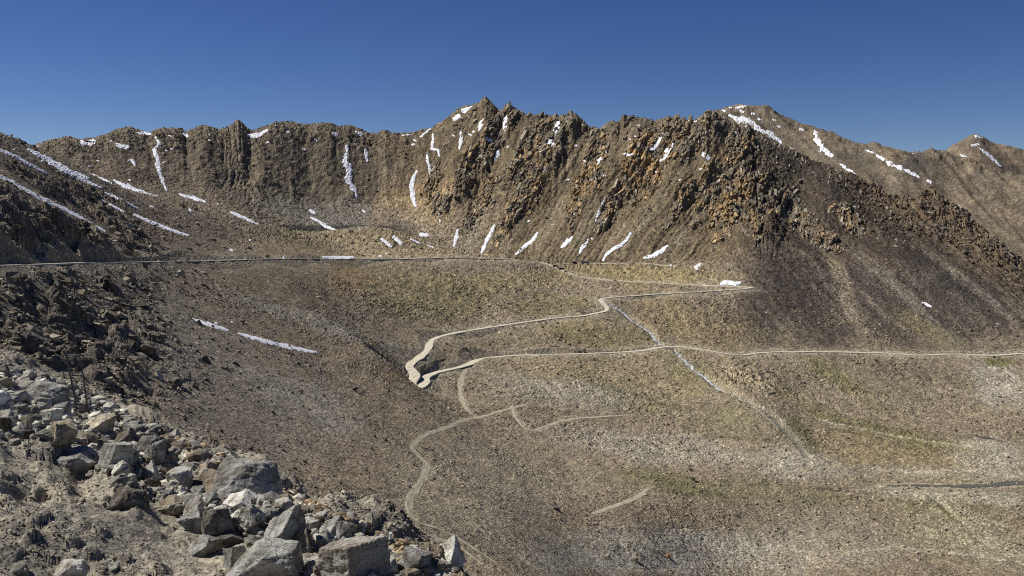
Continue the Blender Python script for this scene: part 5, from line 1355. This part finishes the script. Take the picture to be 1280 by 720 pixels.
def car(paint, label, loc, rz):
    r_ = link('parked_jeep', None, label=label, cat='car', group='vehicles parked at the road bend'); r_.location = loc; r_.rotation_euler = (0, 0, rz)
    bm_link('body', bev(boxm(bmesh.new(), -2.15, 2.15, -0.88, 0.88, 0.38, 1.02)), paint, r_)
    bm_link('cabin', bev(boxm(bmesh.new(), -2.0, 0.95, -0.80, 0.80, 1.0, 1.78, 0.86)), paint, r_)
    bm_link('windscreen', boxm(bmesh.new(), 0.80, 0.93, -0.66, 0.66, 1.08, 1.62, 1.0, -0.10), P_GLASS, r_)
    for s in (-1, 1):
        bm_link('side_window', boxm(bmesh.new(), -1.7, 0.55, s * 0.76 - 0.03, s * 0.76 + 0.03, 1.15, 1.62, 0.9), P_GLASS, r_)
        for x_ in (-1.35, 1.35): wheel(r_, x_, s * 0.82, 0.37)
    bm_link('bumper', bev(boxm(bmesh.new(), 2.1, 2.3, -0.85, 0.85, 0.42, 0.62), 0.03), M_STEEL, r_)
    return r_
def truck(paint, canvas, label, loc, rz):
    r_ = link('parked_truck', None, label=label, cat='truck', group='vehicles parked at the road bend'); r_.location = loc; r_.rotation_euler = (0, 0, rz)
    bm_link('chassis', boxm(bmesh.new(), -3.4, 3.3, -0.5, 0.5, 0.55, 0.85), M_STEEL, r_)
    cb = bm_link('cab', bev(boxm(bmesh.new(), 1.7, 3.5, -1.15, 1.15, 0.86, 2.6, 0.94)), paint, r_)
    bm_link('windscreen', boxm(bmesh.new(), 3.44, 3.5, -0.95, 0.95, 1.75, 2.4, 1.0, -0.03), P_GLASS, cb)
    bm_link('cargo_bed', bev(boxm(bmesh.new(), -3.6, 1.55, -1.2, 1.2, 0.87, 1.5)), paint, r_)
    bm_link('canvas_cover', bev(boxm(bmesh.new(), -3.55, 1.5, -1.17, 1.17, 1.51, 2.95, 0.95), 0.2), canvas, r_)
    for s in (-1, 1):
        for x_ in (-2.6, -1.4, 2.5): wheel(r_, x_, s * 1.05, 0.52)
    return r_
def onroad(px):
    q = proj(road_upper[:, 0] / road_upper[:, 1], road_upper[:, 2] / road_upper[:, 1])[0]
    k = int(np.argmin(np.abs(q - px) + 1000 * (road_upper[:, 1] < 1000)))
    a, b_ = road_upper[max(k - 1, 0)], road_upper[min(k + 1, len(road_upper) - 1)]
    return road_upper[k], math.atan2(b_[1] - a[1], b_[0] - a[0])
for kind, px, off, lb in (('truck_b', 693.5, -1.8, 'brown canvas covered truck, uppermost of the parked row on the bend'), ('car_k', 697.5, -1.8, 'dark jeep second in the parked row on the bend'), ('truck_k', 701.5, -1.6, 'dark truck in the middle of the parked row on the bend'), ('car_k', 706.5, -1.2, 'dark jeep lowest in the parked row on the bend')):
    p, a = onroad(px)
    loc = Vector((p[0] - math.sin(a) * -off, p[1] + math.cos(a) * -off * 0.3, p[2] + 0.16)) if False else Vector((p[0], p[1], p[2] + 0.18))
    if kind == 'truck_b': truck(P_GREEN, P_BROWN, lb, loc, 0.15)
    elif kind == 'truck_k': truck(P_BLACK, P_BLACK, lb, loc, 0.1)
    else: car(P_BLACK, lb, loc, 0.3)
h = G.hit(706, 333.5, 1000); car(P_WHITE, 'white jeep parked between the bend and the long shed', Vector(h[:3]) + Vector((0, 1, 0.1)), 0.2)
h = G.hit(718, 329.5, 1000); truck(P_BLACK, P_BLACK, 'dark truck parked at the end of the long shed', Vector(h[:3]) + Vector((0, 1, 0.1)), 0.1)
# long shed
h = G.hit(731, 329.0, 1000); so = Vector(h[:3])
M_SHEET = plain_mat('bluish_roof_sheet', tuple(lin(112, 122, 134)), 0.5, 0.2, 0.12, 2); M_WALL = plain_mat('grey_sheet_wall', tuple(lin(120, 120, 116)), 0.7, 0, 0.15, 2)
r_ = link('long_shed', None, label='long low shed with a bluish grey roof at the foot of the slope', cat='shed'); r_.location = so + Vector((0, 4, 0))
bm_link('wall', boxm(bmesh.new(), -6.4, 6.4, -2.4, 2.4, -1.2, 2.0), M_WALL, r_)
b = bmesh.new()
for s in (-1, 1):
    v = [b.verts.new(q) for q in ((-6.8, s * 2.8, 1.9), (6.8, s * 2.8, 1.9), (6.8, 0, 3.1), (-6.8, 0, 3.1))]; b.faces.new(v if s < 0 else v[::-1])
bmesh.ops.solidify(b, geom=b.faces[:], thickness=0.1)
bm_link('roof', b, M_SHEET, r_)
bm_link('door', boxm(bmesh.new(), -0.7, 0.7, -2.47, -2.40, -0.2, 1.75), P_BROWN, r_)
for x_ in (-4.6, -2.6, 2.6, 4.6): bm_link('window', boxm(bmesh.new(), x_ - 0.5, x_ + 0.5, -2.46, -2.39, 0.6, 1.5), P_GLASS, r_)
# culvert where the stream passes under the lower road
h = G.hit(734, 446, 300)
M_CONC = plain_mat('concrete', tuple(lin(150, 145, 134)), 0.9, 0, 0.15)
p = W(833, 434.5, 903)
r_ = link('culvert', None, label='low stone culvert carrying the lower road over the white stream', cat='culvert'); r_.location = Vector(p) + Vector((0, -3.9, -0.3))
bm_link('headwall', bev(boxm(bmesh.new(), -4.5, 4.5, -0.5, 0.3, -1.6, 0.35), 0.05), M_CONC, r_)
bm_link('pipe', tube((0, -0.75, -0.7), (0, 0.2, -0.7), 0.6, 0.6, 16), P_TYRE, r_)
